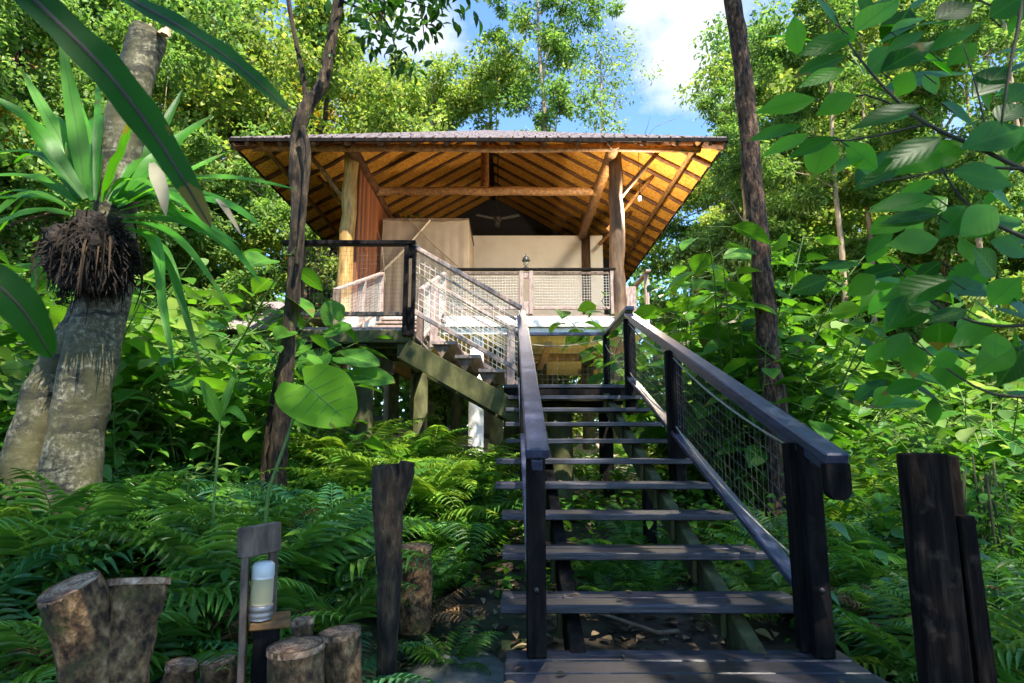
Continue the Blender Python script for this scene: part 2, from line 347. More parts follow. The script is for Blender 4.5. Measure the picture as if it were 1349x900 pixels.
class MB:
    """collects shapes into one mesh (world coordinates unless the parent says otherwise)"""
    def __init__(s):
        s.v = []; s.f = []; s.sm = []; s.mi = []; s.cur = 0

    def add(s, vs, fs, smooth=False):
        b = len(s.v)
        s.v += [tuple(p) for p in vs]
        for f in fs:
            s.f.append(tuple(i + b for i in f)); s.sm.append(smooth); s.mi.append(s.cur)

    def box(s, c, size, rot=None):
        c = Vector(c)
        hx, hy, hz = size[0] / 2, size[1] / 2, size[2] / 2
        vs = [Vector((x, y, z)) for x in (-hx, hx) for y in (-hy, hy) for z in (-hz, hz)]
        if rot is not None:
            vs = [rot @ v for v in vs]
        s.add([v + c for v in vs], [(0, 1, 3, 2), (4, 6, 7, 5), (0, 4, 5, 1), (2, 3, 7, 6), (0, 2, 6, 4), (1, 5, 7, 3)])

    def bevbox(s, c, size, b=0.008, rot=None):
        """box with chamfered edges"""
        c = Vector(c); h = [k / 2 for k in size]
        b = min(b, min(h) * 0.6)
        vs = []; idx = {}
        for sx in (-1, 1):
            for sy in (-1, 1):
                for sz in (-1, 1):
                    for ax in range(3):
                        p = [sx * (h[0] - b), sy * (h[1] - b), sz * (h[2] - b)]
                        p[ax] = (sx, sy, sz)[ax] * h[ax]
                        idx[(sx, sy, sz, ax)] = len(vs)
                        v = Vector(p)
                        vs.append((rot @ v if rot is not None else v) + c)
        fs = []
        for ax in range(3):
            o1, o2 = [a for a in range(3) if a != ax]
            for sg in (-1, 1):
                ring = []
                for (a, bb) in ((-1, -1), (1, -1), (1, 1), (-1, 1)):
                    k = [0, 0, 0]; k[ax] = sg; k[o1] = a; k[o2] = bb
                    ring.append(idx[(k[0], k[1], k[2], ax)])
                fs.append(tuple(ring))
        for ax in range(3):              # edges along ax
            o1, o2 = [a for a in range(3) if a != ax]
            for a in (-1, 1):
                for bb in (-1, 1):
                    k0 = [0, 0, 0]; k1 = [0, 0, 0]
                    k0[ax] = -1; k1[ax] = 1
                    for k in (k0, k1):
                        k[o1] = a; k[o2] = bb
                    fs.append((idx[(*k0, o1)], idx[(*k1, o1)], idx[(*k1, o2)], idx[(*k0, o2)]))
        for sx in (-1, 1):
            for sy in (-1, 1):
                for sz in (-1, 1):
                    fs.append(tuple(idx[(sx, sy, sz, a)] for a in range(3)))
        s.add(vs, fs)

    def beam(s, p, q, w, h, bev=0.006, up=(0, 0, 1)):
        """squared timber from p to q, w across, h along up"""
        p = Vector(p); q = Vector(q); d = q - p
        y = d.normalized(); z = Vector(up); x = y.cross(z)
        if x.length < 1e-4:
            x = Vector((1, 0, 0))
        x.normalize(); z = x.cross(y).normalized()
        rot = Matrix((x, y, z)).transposed()
        s.bevbox((p + q) / 2, (w, d.length, h), bev, rot)

    def tube(s, pts, rad, n=8, caps=True, wob=0.0, seed=0):
        pts = [Vector(p) for p in pts]
        if not hasattr(rad, '__len__'):
            rad = [rad] * len(pts)
        rg = random.Random(seed)
        a = None; rings = []
        for i, p in enumerate(pts):
            t = (pts[min(i + 1, len(pts) - 1)] - pts[max(i - 1, 0)]).normalized()
            if a is None:
                a = t.orthogonal().normalized()
            a = (a - t * a.dot(t)).normalized()
            b = t.cross(a)
            ring = []
            for k in range(n):
                e = a * math.cos(2 * math.pi * k / n) + b * math.sin(2 * math.pi * k / n)
                q = p + e * rad[i]
                fr = 0.45 / max(rad[i], 0.01)
                w_ = wob * (1.6 * mnoise.noise(Vector((q.x * fr, q.y * fr, q.z * fr * 0.35)) + Vector((seed * 3.1, 0, 0))) + 0.9 * mnoise.noise(q * fr * 3.1)) if wob else 0.0
                ring.append(q + e * (rad[i] * w_))
            rings.append(ring)
        vs = [v for r in rings for v in r]
        fs = [(i * n + k, i * n + (k + 1) % n, (i + 1) * n + (k + 1) % n, (i + 1) * n + k) for i in range(len(pts) - 1) for k in range(n)]
        s.add(vs, fs, True)
        if caps:
            b = len(s.v) - len(vs)
            for r0 in (0, (len(pts) - 1) * n):
                s.f.append(tuple(b + r0 + k for k in range(n))); s.sm.append(False); s.mi.append(s.cur)

    def lathe(s, c, prof, n=16, axis=None):
        c = Vector(c)
        vs = []
        for r, z in prof:
            for k in range(n):
                v = Vector((r * math.cos(2 * math.pi * k / n), r * math.sin(2 * math.pi * k / n), z))
                vs.append((axis @ v if axis is not None else v) + c)
        m = len(prof)
        fs = [(i * n + k, i * n + (k + 1) % n, (i + 1) * n + (k + 1) % n, (i + 1) * n + k) for i in range(m - 1) for k in range(n)]
        fs += [tuple(range(n)), tuple((m - 1) * n + k for k in range(n))]
        s.add(vs, fs, True)

    def build(s, name, mats, parent=None, local=False):
        me = bpy.data.meshes.new(name)
        off = Vector((0, 0, 0))
        if parent is not None and not local:
            inv = world_of(parent).inverted()
            me.from_pydata([tuple(inv @ Vector(v)) for v in s.v], [], s.f)
        else:
            me.from_pydata(s.v, [], s.f)
        if not isinstance(mats, (list, tuple)):
            mats = [mats]
        for m in mats:
            me.materials.append(m)
        me.polygons.foreach_set('use_smooth', s.sm)
        me.polygons.foreach_set('material_index', s.mi)
        me.update()
        o = bpy.data.objects.new(name, me)
        COL.objects.link(o)
        if parent is not None:
            o.parent = parent
        return o


def world_of(o):
    m = Matrix.LocRotScale(o.location, o.rotation_euler, o.scale)
    return world_of(o.parent) @ m if o.parent else m


def np_mesh(name, V, Fc, mats, smooth=True):
    """big mesh from numpy arrays: V (n,3), Fc (m,k)"""
    me = bpy.data.meshes.new(name)
    uv = None
    if V.shape[1] == 5:
        uv = np.zeros((len(V), 3), np.float32); uv[:, :2] = V[:, 3:]; V = V[:, :3]
    V = np.ascontiguousarray(V, dtype=np.float32); Fc = np.ascontiguousarray(Fc, dtype=np.int32)
    m, k = Fc.shape
    me.vertices.add(len(V)); me.vertices.foreach_set('co', V.ravel())
    me.loops.add(m * k); me.loops.foreach_set('vertex_index', Fc.ravel())
    me.polygons.add(m)
    me.polygons.foreach_set('loop_start', np.arange(0, m * k, k, dtype=np.int32))
    me.polygons.foreach_set('loop_total', np.full(m, k, dtype=np.int32))
    me.polygons.foreach_set('use_smooth', np.full(m, smooth, dtype=bool))
    me.update(calc_edges=True)
    if uv is not None:
        at_ = me.attributes.new('leafuv', 'FLOAT_VECTOR', 'POINT')
        at_.data.foreach_set('vector', np.ascontiguousarray(uv).ravel())
    me.validate()
    for x in (mats if isinstance(mats, (list, tuple)) else [mats]):
        me.materials.append(x)
    return me


def rel(V, loc):
    V = np.array(V, float); V[:, :3] -= np.array(loc)
    return V


def link(name, me, parent=None, loc=(0, 0, 0), rot=(0, 0, 0), scale=(1, 1, 1)):
    o = bpy.data.objects.new(name, me)
    COL.objects.link(o)
    o.location = loc; o.rotation_euler = rot; o.scale = scale
    if parent is not None:
        o.parent = parent
    return o


# leaf templates: (along, across, up) ; quads
def strip_template(prof, fold=0.12, droop=0.18, wav=0.0):
    n = len(prof); v = []
    for i, w in enumerate(prof):
        t = i / (n - 1)
        z = -droop * t * t
        v += [(t, -w, z + fold * w + wav * math.sin(i * 2.1)), (t, 0, z), (t, w, z + fold * w + wav * math.cos(i * 1.7))]
    f = []
    for i in range(n - 1):
        a = 3 * i
        f += [(a, a + 1, a + 4, a + 3), (a + 1, a + 2, a + 5, a + 4)]
    return np.array(v, float), np.array(f, int)


T_FAR = (np.array([(0, 0, 0), (0.45, 0.5, 0.10), (1, 0, -0.08), (0.45, -0.5, 0.10)], float), np.array([(0, 1, 2, 3)], int))
T_PINNA = strip_template([0.10, 0.5, 0.36, 0.02], 0.22, 0.42)
T_OVATE = strip_template([0.02, 0.34, 0.5, 0.44, 0.24, 0.01], 0.22, 0.2)
T_ROUND = strip_template([0.05, 0.42, 0.54, 0.5, 0.33, 0.02], 0.2, 0.15, 0.01)


def unit(a):
    return a / np.maximum(np.linalg.norm(a, axis=-1, keepdims=True), 1e-9)


def leaves(tmpl, base, dirs, nor, ln, wd):
    """place a leaf template N times -> (V, F)"""
    tv, tf = tmpl
    base = np.asarray(base, float); N_ = len(base)
    d = unit(np.asarray(dirs, float))
    side = unit(np.cross(np.asarray(nor, float), d))
    up = np.cross(d, side)
    ln = np.broadcast_to(np.asarray(ln, float), (N_,)); wd = np.broadcast_to(np.asarray(wd, float), (N_,))
    V = (base[:, None, :] + tv[None, :, 0, None] * (ln[:, None] * 1.0)[:, :, None] * d[:, None, :]
         + tv[None, :, 1, None] * wd[:, None, None] * side[:, None, :]
         + tv[None, :, 2, None] * ln[:, None, None] * up[:, None, :])
    k = tv.shape[0]
    Fc = tf[None, :, :] + (np.arange(N_) * k)[:, None, None]
    uv = np.broadcast_to(tv[None, :, :2], (N_, k, 2))
    return np.concatenate([V, uv], 2).reshape(-1, 5), Fc.reshape(-1, tf.shape[1])


def join(parts):
    Vs = []; Fs = []; o = 0
    for V, Fc in parts:
        if V.shape[1] == 3:
            V = np.concatenate([V, np.full((len(V), 2), 0.3)], 1)
        Vs.append(V); Fs.append(Fc + o); o += len(V)
    return np.concatenate(Vs), np.concatenate(Fs)


def rnd_dirs(n, rg, up=0.0):
    d = rg.normal(size=(n, 3)); d[:, 2] += up
    return unit(d)


# ------------------------------------------------------------------ trees
def tree_proto(seed, h, crown_r, crown_lo, nleaf, leaf, trunk_r, nclump, spread=0.55, lean=0.3, limb_n=9, wide=0.42):
    """trunk mesh (with limbs) + crown mesh, base at origin"""
    rg = np.random.default_rng(seed)
    mb = MB()
    top = h * 0.93
    nseg = 9
    off = np.cumsum(rg.normal(0, lean * 0.12, size=(nseg + 1, 2)), axis=0); off[0] = 0
    tp = [Vector((off[i, 0], off[i, 1], top * i / nseg)) for i in range(nseg + 1)]
    tp[0].z = -0.5
    mb.tube(tp, [trunk_r * (1.35 if i == 0 else 1.0) * (1 - 0.86 * i / nseg) for i in range(nseg + 1)], 8, True, 0.07, seed)
    ends = []
    for k in range(limb_n):
        t = crown_lo + (1 - crown_lo) * (k + 0.4 * rg.random()) / limb_n
        i = min(int(t * nseg), nseg - 1)
        p0 = tp[i].lerp(tp[i + 1], t * nseg - i)
        az = k * 2.4 + rg.uniform(-0.5, 0.5)
        prof = math.sin(math.pi * min(1, max(0.12, (t - crown_lo) / (1 - crown_lo) * 0.8 + 0.2))) ** 0.7
        ln = crown_r * prof * rg.uniform(0.75, 1.1)
        el = rg.uniform(0.15, 0.8) + 0.5 * t
        d = Vector((math.cos(az) * math.cos(el), math.sin(az) * math.cos(el), math.sin(el)))
        pts = [p0]
        for q in range(1, 5):
            d = (d + Vector(rg.normal(0, 0.16, 3)) + Vector((0, 0, -0.05))).normalized()
            pts.append(pts[-1] + d * ln / 4)
        r0 = trunk_r * (1 - 0.8 * t) * 0.5
        mb.tube(pts, [r0, r0 * 0.75, r0 * 0.5, r0 * 0.3, r0 * 0.12], 6, False, 0.05, seed + k)
        ends += [pts[2], pts[3], pts[4], pts[4]]
        for q in range(4):
            b = pts[1 + q % 4]
            dd = (d + Vector(rg.normal(0, 0.7, 3))).normalized()
            e = b + dd * ln * rg.uniform(0.25, 0.5)
            mb.tube([b, b.lerp(e, 0.5) + Vector(rg.normal(0, 0.06, 3)), e], [r0 * 0.3, r0 * 0.18, r0 * 0.06], 5, False)
            ends.append(e)
    ends.append(tp[-1])
    ends = np.array([tuple(e) for e in ends])
    cc = ends[rg.integers(0, len(ends), nclump)] + rg.normal(0, crown_r * 0.13, size=(nclump, 3))
    size = crown_r * spread * rg.uniform(0.18, 0.42, size=nclump)
    which = rg.integers(0, nclump, nleaf)
    off = rnd_dirs(nleaf, rg) * (rg.random(nleaf) ** 0.5)[:, None] * size[which][:, None]
    off[:, 2] *= 0.62
    pos = cc[which] + off
    dirs = unit(off * 0.8 / size[which][:, None] + rg.normal(0, 0.6, size=(nleaf, 3)) + np.array([0, 0, -0.25]))
    nor = unit(rg.normal(0, 0.55, size=(nleaf, 3)) + np.array([0, 0, 0.9]))
    ln = leaf * rg.uniform(0.65, 1.35, nleaf)
    V, Fc = leaves(T_FAR, pos, dirs, nor, ln, ln * wide)
    return mb, V, Fc


TREES = {}


def mb_mesh(mb, mat):
    me = bpy.data.meshes.new('trunk')
    me.from_pydata(mb.v, [], mb.f)
    me.materials.append(mat)
    me.polygons.foreach_set('use_smooth', mb.sm)
    me.update()
    return me


#            key     mats                              seed  h   r   lo   leaves leaf  tr  clumps
def proto(key, bark, leafm, *a, **k):
    mb, V, Fc = tree_proto(*a, **k)
    TREES[key] = (mb_mesh(mb, bark), np_mesh('crown', V, Fc, leafm))


proto('dense_a', M['bark_tan'], L['lit'], 1, 12.0, 3.5, 0.18, 38000, 0.125, 0.20, 170, 0.46, wide=0.58)
proto('dense_b', M['bark_brown'], L['mid'], 2, 12.0, 3.7, 0.15, 36000, 0.135, 0.20, 170, 0.46, wide=0.62)
proto('dense_c', M['bark_tan'], L['yel'], 3, 12.0, 3.3, 0.18, 32000, 0.125, 0.18, 150, 0.46, wide=0.55)
proto('tall_a', M['bark_tan'], L['lit'], 4, 16.0, 2.2, 0.42, 12000, 0.14, 0.16, 80, lean=0.5)
proto('sparse', M['bark_tan'], L['yel'], 5, 14.0, 3.0, 0.30, 5500, 0.13, 0.13, 120, lean=0.5, limb_n=12)
proto('low', M['bark_brown'], L['mid'], 6, 6.0, 2.3, 0.05, 30000, 0.12, 0.07, 150, 0.48, wide=0.6, limb_n=11)
proto('slender', M['bark_tan'], L['lit'], 8, 12.0, 1.9, 0.55, 15000, 0.125, 0.10, 90, lean=0.5)
proto('canopy', M['bark_brown'], L['mid'], 9, 14.0, 5.2, 0.55, 8000, 0.20, 0.22, 85, limb_n=14)


def place_tree(key, x, y, h, leafm, label, group, name='tree', rz=None, cat='tree', wide=1.0):
    base = {'tall_a': 16.0, 'sparse': 14.0, 'low': 6.0, 'canopy': 14.0}.get(key, 12.0)
    s = h / base
    t = thing(name, label, cat, (x, y, gz(x, y) - 0.05), group, random.uniform(0, 6.28) if rz is None else rz)
    t.scale = (s * wide, s * wide, s)
    tr, cr = TREES[key]
    link('trunk', tr, t)
    c = link('crown', cr, t)
    c.material_slots[0].link = 'OBJECT'
    c.material_slots[0].material = leafm
    return t


# ------------------------------------------------------------------ camera, light, sky
cam_d = bpy.data.cameras.new('camera')
cam = bpy.data.objects.new('camera', cam_d)
COL.objects.link(cam)
cam_d.sensor_width = 36.0
cam_d.lens = 36.0 * F / 1349.0
cam_d.clip_start = 0.05
cam_d.clip_end = 2000
cam_d.dof.use_dof = True
cam_d.dof.focus_distance = 8.0
cam_d.dof.aperture_fstop = 5.6
cam.location = (0, 0, 0)
cam.rotation_euler = (math.pi / 2 + TH, 0, 0)
SC.camera = cam

SUN = Vector((0.30, -0.53, 0.90)).normalized()
sun_d = bpy.data.lights.new('sun', 'SUN')
sun_d.energy = 5.0
sun_d.angle = R(0.53)
sun_d.color = (1.0, 0.93, 0.80)
sun = bpy.data.objects.new('sun', sun_d)
COL.objects.link(sun)
sun.rotation_euler = SUN.to_track_quat('Z', 'Y').to_euler()

w = bpy.data.worlds.new('World'); SC.world = w
w.use_nodes = True
nt = w.node_tree
nt.nodes.clear()
wo = nt.nodes.new('ShaderNodeOutputWorld')
bg = nt.nodes.new('ShaderNodeBackground'); bg.inputs[1].default_value = 0.145
sky = nt.nodes.new('ShaderNodeTexSky'); sky.sky_type = 'NISHITA'; sky.sun_disc = False
sky.sun_elevation = math.asin(SUN.z)
sky.sun_rotation = math.atan2(SUN.x, SUN.y)
sky.air_density = 1.0; sky.dust_density = 0.2; sky.ozone_density = 3.0
tcw = nt.nodes.new('ShaderNodeTexCoord')
mpw = nt.nodes.new('ShaderNodeMapping'); mpw.inputs['Scale'].default_value = (1.0, 1.0, 1.6)
mpw.inputs['Location'].default_value = (0.35, 0.1, 0.55)
nt.links.new(tcw.outputs['Generated'], mpw.inputs[0])
nzw = N(nt, 'ShaderNodeTexNoise', Scale=5.0, Detail=9.0, Roughness=0.6)
nt.links.new(mpw.outputs[0], nzw.inputs['Vector'])
blobs = None
for (cx, cy, r0, r1, wt) in ((930, 25, 2.0, 9.0, 0.30), (505, 20, 3.0, 9.0, 0.24)):
    dv = at(cx, cy, 1.0).normalized()
    dn = nt.nodes.new('ShaderNodeVectorMath'); dn.operation = 'DOT_PRODUCT'; dn.inputs[1].default_value = dv
    nt.links.new(tcw.outputs['Generated'], dn.inputs[0])
    mr = N(nt, 'ShaderNodeMapRange'); mr.interpolation_type = 'SMOOTHSTEP'
    mr.inputs[1].default_value = math.cos(R(r1)); mr.inputs[2].default_value = math.cos(R(r0)); mr.inputs[3].default_value = 0.0; mr.inputs[4].default_value = wt
    nt.links.new(dn.outputs['Value'], mr.inputs[0])
    if blobs is None:
        blobs = mr.outputs[0]
    else:
        ad = N(nt, 'ShaderNodeMath', operation='ADD'); nt.links.new(blobs, ad.inputs[0]); nt.links.new(mr.outputs[0], ad.inputs[1]); blobs = ad.outputs[0]
ad = N(nt, 'ShaderNodeMath', operation='ADD'); nt.links.new(blobs, ad.inputs[0]); nt.links.new(nzw.outputs['Fac'], ad.inputs[1])
cf = ramp(nt, ad.outputs[0], [(0.60, (0, 0, 0)), (0.84, (1, 1, 1))])
mxw = nt.nodes.new('ShaderNodeMixRGB')
tnt = nt.nodes.new('ShaderNodeMixRGB'); tnt.blend_type = 'MULTIPLY'; tnt.inputs[0].default_value = 1.0; tnt.inputs[2].default_value = (0.72, 0.86, 1.0, 1)
nt.links.new(sky.outputs[0], tnt.inputs[1])
nt.links.new(cf, mxw.inputs[0]); nt.links.new(tnt.outputs[0], mxw.inputs[1])
mxw.inputs[2].default_value = (2.6, 2.7, 2.85, 1)
nt.links.new(mxw.outputs[0], bg.inputs[0])
nt.links.new(bg.outputs[0], wo.inputs[0])

SC.view_settings.view_transform = 'Standard'
SC.view_settings.look = 'None'
SC.view_settings.exposure = 1.68
SC.view_settings.gamma = 1.0
SC.view_settings.use_curve_mapping = False
SC.render.engine = 'CYCLES'
SC.cycles.max_bounces = 9
SC.cycles.diffuse_bounces = 6
SC.cycles.glossy_bounces = 3
SC.cycles.transmission_bounces = 6
SC.cycles.transparent_max_bounces = 8
SC.cycles.use_denoising = True
SC.cycles.sample_clamp_indirect = 6.0
SC.cycles.use_adaptive_sampling = True
SC.cycles.adaptive_threshold = 0.02

# ------------------------------------------------------------------ ground
def grid_mesh(name, x0, x1, y0, y1, nx, ny, zf, mat):
    X, Y = np.meshgrid(np.linspace(x0, x1, nx), np.linspace(y0, y1, ny))
    V = np.stack([X.ravel(), Y.ravel(), zf(X.ravel(), Y.ravel())], 1)
    i = (np.arange(ny - 1)[:, None] * nx + np.arange(nx - 1)[None, :]).ravel()
    return np_mesh(name, V, np.stack([i, i + 1, i + nx + 1, i + nx], 1), mat)


go = link('ground', grid_mesh('ground', -90, 90, -60, 160, 420, 460, ground_z, M['soil'])); tag(go, kind='structure')
# pale trodden path beyond the ferns on the right
def path_mesh():
    ys = np.linspace(4.0, 22, 40); V = []; Fc = []
    for i, y in enumerate(ys):
        xc = 6.4 + 0.12 * (y - 6) + 0.5 * math.sin(y * 0.4)
        for dx in (-0.7, -0.25, 0.25, 0.7):
            V.append((xc + dx, y, gz(xc + dx, y) + 0.03))
    for i in range(len(ys) - 1):
        for k in range(3):
            a = i * 4 + k
            Fc.append((a, a + 1, a + 5, a + 4))
    return np_mesh('path', np.array(V), np.array(Fc), M['sand'])
tag(link('path', path_mesh()), kind='structure')

def dry_soil():  # pale soil sheet added to bounce light up under the hut floor
    nx, ny = 40, 50; V = []; Fc = []
    for j in range(ny):
        for i in range(nx):
            u = i / (nx - 1) * 2 - 1; y = 9.0 + 12.5 * j / (ny - 1)
            x = -0.3 + u * (4.3 + 0.4 * math.sin(y * 1.9) + 0.25 * math.sin(y * 5.3))
            V.append((x, y, gz(x, y) + 0.025 - 0.1 * max(0, abs(u) - 0.93) / 0.07 - (0.12 if j in (0, ny - 1) else 0)))
    for j in range(ny - 1):
        for i in range(nx - 1):
            a = j * nx + i; Fc.append((a, a + 1, a + nx + 1, a + nx))
    return np_mesh('dry_ground', np.array(V), np.array(Fc), M['sand'])
tag(link('dry_ground', dry_soil()), kind='structure')

# ------------------------------------------------------------------ stairs
Z0, SL = -1.876, 0.35           # nosing line: z = Z0 + SL * y
GOING, RISE = 0.457, 0.160
Y_A = 3.108
LAND_B = -0.949                 # bottom platform
LAND_M = 0.655                  # middle landing
LAND_U = 1.31                   # upper landing
DECK = 2.49                     # hut floor
Y_M0, Y_M1 = 7.2, 8.75
XL_, XR_ = -0.06, 1.44


def planks(mb, x0, x1, y0, y1, z, n, th=0.035, gap=0.008, axis='x', jit=0.0, rg=random):
    """n boards side by side filling a rectangle; axis = direction the boards run"""
    for i in range(n):
        if axis == 'x':
            a = y0 + (y1 - y0) * i / n + gap / 2; b = y0 + (y1 - y0) * (i + 1) / n - gap / 2
            xa = x0 + rg.uniform(-jit, jit); xb = x1 + rg.uniform(-jit, jit)
            mb.bevbox(((xa + xb) / 2, (a + b) / 2, z - th / 2 + rg.uniform(-0.002, 0.002)), (xb - xa, b - a, th), 0.006)
        else:
            a = x0 + (x1 - x0) * i / n + gap / 2; b = x0 + (x1 - x0) * (i + 1) / n - gap / 2
            mb.bevbox(((a + b) / 2, (y0 + y1) / 2, z - th / 2 + rg.uniform(-0.002, 0.002)), (b - a, y1 - y0, th), 0.006)


def wire_mesh(mb, o, ux, uy, w, h, sp, r, diamond=False):
    """square netting of thin wires: origin o, edge vectors ux (length w), uy (length h); the panel may be sheared"""
    o = Vector(o); ux = Vector(ux).normalized(); uy = Vector(uy)
    nx = max(1, int(w / sp)); ny = max(1, int(h / sp))
    nrm = ux.cross(uy).normalized()
    rg = random.Random(5)
    for i in range(nx + 1):
        p = o + ux * (w * i / nx)
        q = p + uy * h
        mb.tube([p, p.lerp(q, 0.5) + nrm * rg.uniform(-0.006, 0.006) + ux * rg.uniform(-0.006, 0.006), q], r, 4, False)
    for j in range(ny + 1):
        p = o + uy * (h * j / ny)
        q = p + ux * w
        mb.tube([p, p.lerp(q, 0.5) + nrm * rg.uniform(-0.006, 0.006) - uy * rg.uniform(0, 0.012), q], r, 4, False)


def sag(p, q, s, n=8):
    p = Vector(p); q = Vector(q)
    return [p.lerp(q, i / n) - Vector((0, 0, s * 4 * (i / n) * (1 - i / n))) for i in range(n + 1)]


# bottom platform
t = thing('boardwalk_platform', 'dark plank platform at the foot of the stairs', 'platform', (0.7, 2.2, LAND_B - 0.2))
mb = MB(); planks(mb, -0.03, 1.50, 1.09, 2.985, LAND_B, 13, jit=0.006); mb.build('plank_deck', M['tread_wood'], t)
for x in (0.15, 0.72, 1.3):
    mb = MB(); mb.beam((x, 1.1, LAND_B - 0.105), (x, 2.96, LAND_B - 0.105), 0.07, 0.135); mb.build('joist', M['dark_wood'], t)

# main flight
t = thing('timber_staircase', 'long straight flight of dark open timber treads climbing away from the platform', 'staircase', (0.7, 3.1, LAND_B))
NT = 9
for i in range(NT):
    y = Y_A + GOING * i; z = Z0 + SL * y
    mb = MB()
    ex = (-0.07 if i in (3, 4) else 0.0)
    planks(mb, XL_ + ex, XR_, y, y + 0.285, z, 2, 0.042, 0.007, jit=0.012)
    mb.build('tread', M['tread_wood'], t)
for x in (0.30, 1.12):
    mb = MB()
    p = Vector((x, 2.85, Z0 + SL * 2.85 - 0.20)); q = Vector((x, 7.25, Z0 + SL * 7.25 - 0.20))
    mb.beam(p, q, 0.075, 0.19)
    mb.build('stringer', M['mossy_wood'] if x > 1 else M['dark_wood'], t)
for i in range(NT):
    for x in (0.30, 1.12):
        y = Y_A + GOING * i
        mb = MB(); mb.beam((x - 0.06, y + 0.14, Z0 + SL * y - 0.044), (x - 0.06, y + 0.14, Z0 + SL * y - 0.19), 0.03, 0.05); mb.build('tread_bracket', M['mossy_wood'], t)
for x in (0.28, 1.14):
    mb = MB(); mb.beam((x, 5.2, gz(x, 5.2) - 0.3), (x, 5.2, Z0 + SL * 5.2 - 0.25), 0.1, 0.1, 0.01, (0, 1, 0)); mb.build('support_post', M['dark_wood'], t)

RZ = -0.9637                    # handrail top: z = RZ + SL*y


def side_rail(x, label, right):
    t = thing('stair_railing', label, 'railing', (x, 2.9, LAND_B))
    for (y, zb) in ((2.92, LAND_B), (5.12, Z0 + SL * 5.12 - 0.32), (6.98, Z0 + SL * 6.98 - 0.28)):
        zt = RZ + SL * y - 0.05
        mb = MB()
        if right:
            mb.bevbox((x + 0.012, y - 0.04, (zb + zt) / 2), (0.085, 0.06, zt - zb), 0.006)
            mb.bevbox((x - 0.028, y + 0.045, (zb + zt) / 2 - 0.01), (0.06, 0.07, zt - zb - 0.02), 0.006)
        else:
            mb.bevbox((x, y, (zb + zt) / 2), (0.088, 0.12, zt - zb), 0.006)
        mb.build('post', M['dark_wood'], t)
    for y in (2.92, 5.12):
        for dz in (-0.16, -0.72):
            mb = MB(); mb.lathe(Vector((x + (0.012 if right else 0), y - 0.068 if right else y - 0.06, RZ + SL * y + dz)), [(0.012, 0.0), (0.012, 0.006), (0.005, 0.009)], 10, Matrix.Rotation(math.pi / 2, 3, 'X')); mb.build('bolt', M['metal_dark'], t)
    # top rail, a plank on the flat with its end dropped into a rounded tongue
    mb = MB()
    y0, y1 = (2.60, 7.0) if right else (2.66, 7.15)
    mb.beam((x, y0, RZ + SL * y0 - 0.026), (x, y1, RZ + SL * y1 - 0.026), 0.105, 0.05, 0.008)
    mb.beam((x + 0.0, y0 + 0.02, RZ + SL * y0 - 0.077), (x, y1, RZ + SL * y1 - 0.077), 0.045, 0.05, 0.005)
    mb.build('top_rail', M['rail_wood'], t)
    if right:
        mb = MB()
        n = 10; prof = []
        for k in range(n + 1):
            a = math.pi * k / n
            prof.append((-0.05 * math.cos(a), -0.105 - 0.045 * math.sin(a)))
        prof = [(-0.05, 0.0)] + prof + [(0.05, 0.0)]
        b = Vector((x, y0 - 0.001, RZ + SL * y0 - 0.045))
        vs = [b + Vector((p[0], 0, p[1])) for p in prof] + [b + Vector((p[0], 0.05, p[1])) for p in prof]
        m = len(prof)
        mb.add(vs, [tuple(range(m)), tuple(range(2 * m - 1, m - 1, -1))] + [(i, i + m, (i + 1) % m + m, (i + 1) % m) for i in range(m)])
        mb.build('rail_end', M['dark_wood'], t)
    mb = MB()
    yb = 2.97
    mb.beam((x, yb, Z0 + SL * yb + 0.14), (x, 7.0, Z0 + SL * 7.0 + 0.14), 0.085, 0.04, 0.006)
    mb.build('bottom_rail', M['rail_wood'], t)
    if right:
        for (a, b) in ((3.05, 5.04), (5.2, 6.9)):
            mb = MB()
            o = Vector((x, a, Z0 + SL * a + 0.19)); d = Vector((0, 1, SL))
            wire_mesh(mb, o, d, Vector((0, 0, 1)), (b - a) * d.length, 0.64, 0.075, 0.0009)
            mb.build('wire_netting', M['dark_wire'], t)
            mb = MB()
            mb.tube(sag((x - 0.02, a, RZ + SL * a - 0.12), (x - 0.02, b, RZ + SL * b - 0.12), 0.05), 0.006, 6)
            mb.tube(sag((x - 0.02, a, Z0 + SL * a + 0.26), (x - 0.02, b, Z0 + SL * b + 0.22), 0.06), 0.006, 6)
            mb.build('rope', M['rope'], t)
    return t


side_rail(1.37, 'dark handrail with wire netting along the right edge of the long flight', True)
side_rail(0.11, 'dark handrail rising straight ahead along the left edge of the long flight', False)

# middle landing
t = thing('stair_landing', 'square timber landing where the long flight ends below the hut', 'landing', (0.7, 8.0, 0.4))
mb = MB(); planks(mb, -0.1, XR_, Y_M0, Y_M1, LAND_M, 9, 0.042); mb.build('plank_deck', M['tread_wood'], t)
for y in (7.26, 7.95, 8.66):
    mb = MB(); mb.beam((-0.1, y, LAND_M - 0.125), (XR_, y, LAND_M - 0.125), 0.09, 0.15); mb.build('joist', M['dark_wood'], t)
for (x, y, r, m) in ((0.60, 7.7, 0.16, 'mossy_wood'), (0.0, 8.5, 0.12, 'mossy_wood'), (1.3, 8.5, 0.10, 'dark_wood')):
    mb = MB(); mb.tube([(x, y, gz(x, y) - 0.4), (x, y, -0.1), (x, y, LAND_M - 0.2)], [r * 1.05, r, r * 0.98], 14, True, 0.02)
    mb.build('column', M[m], t)

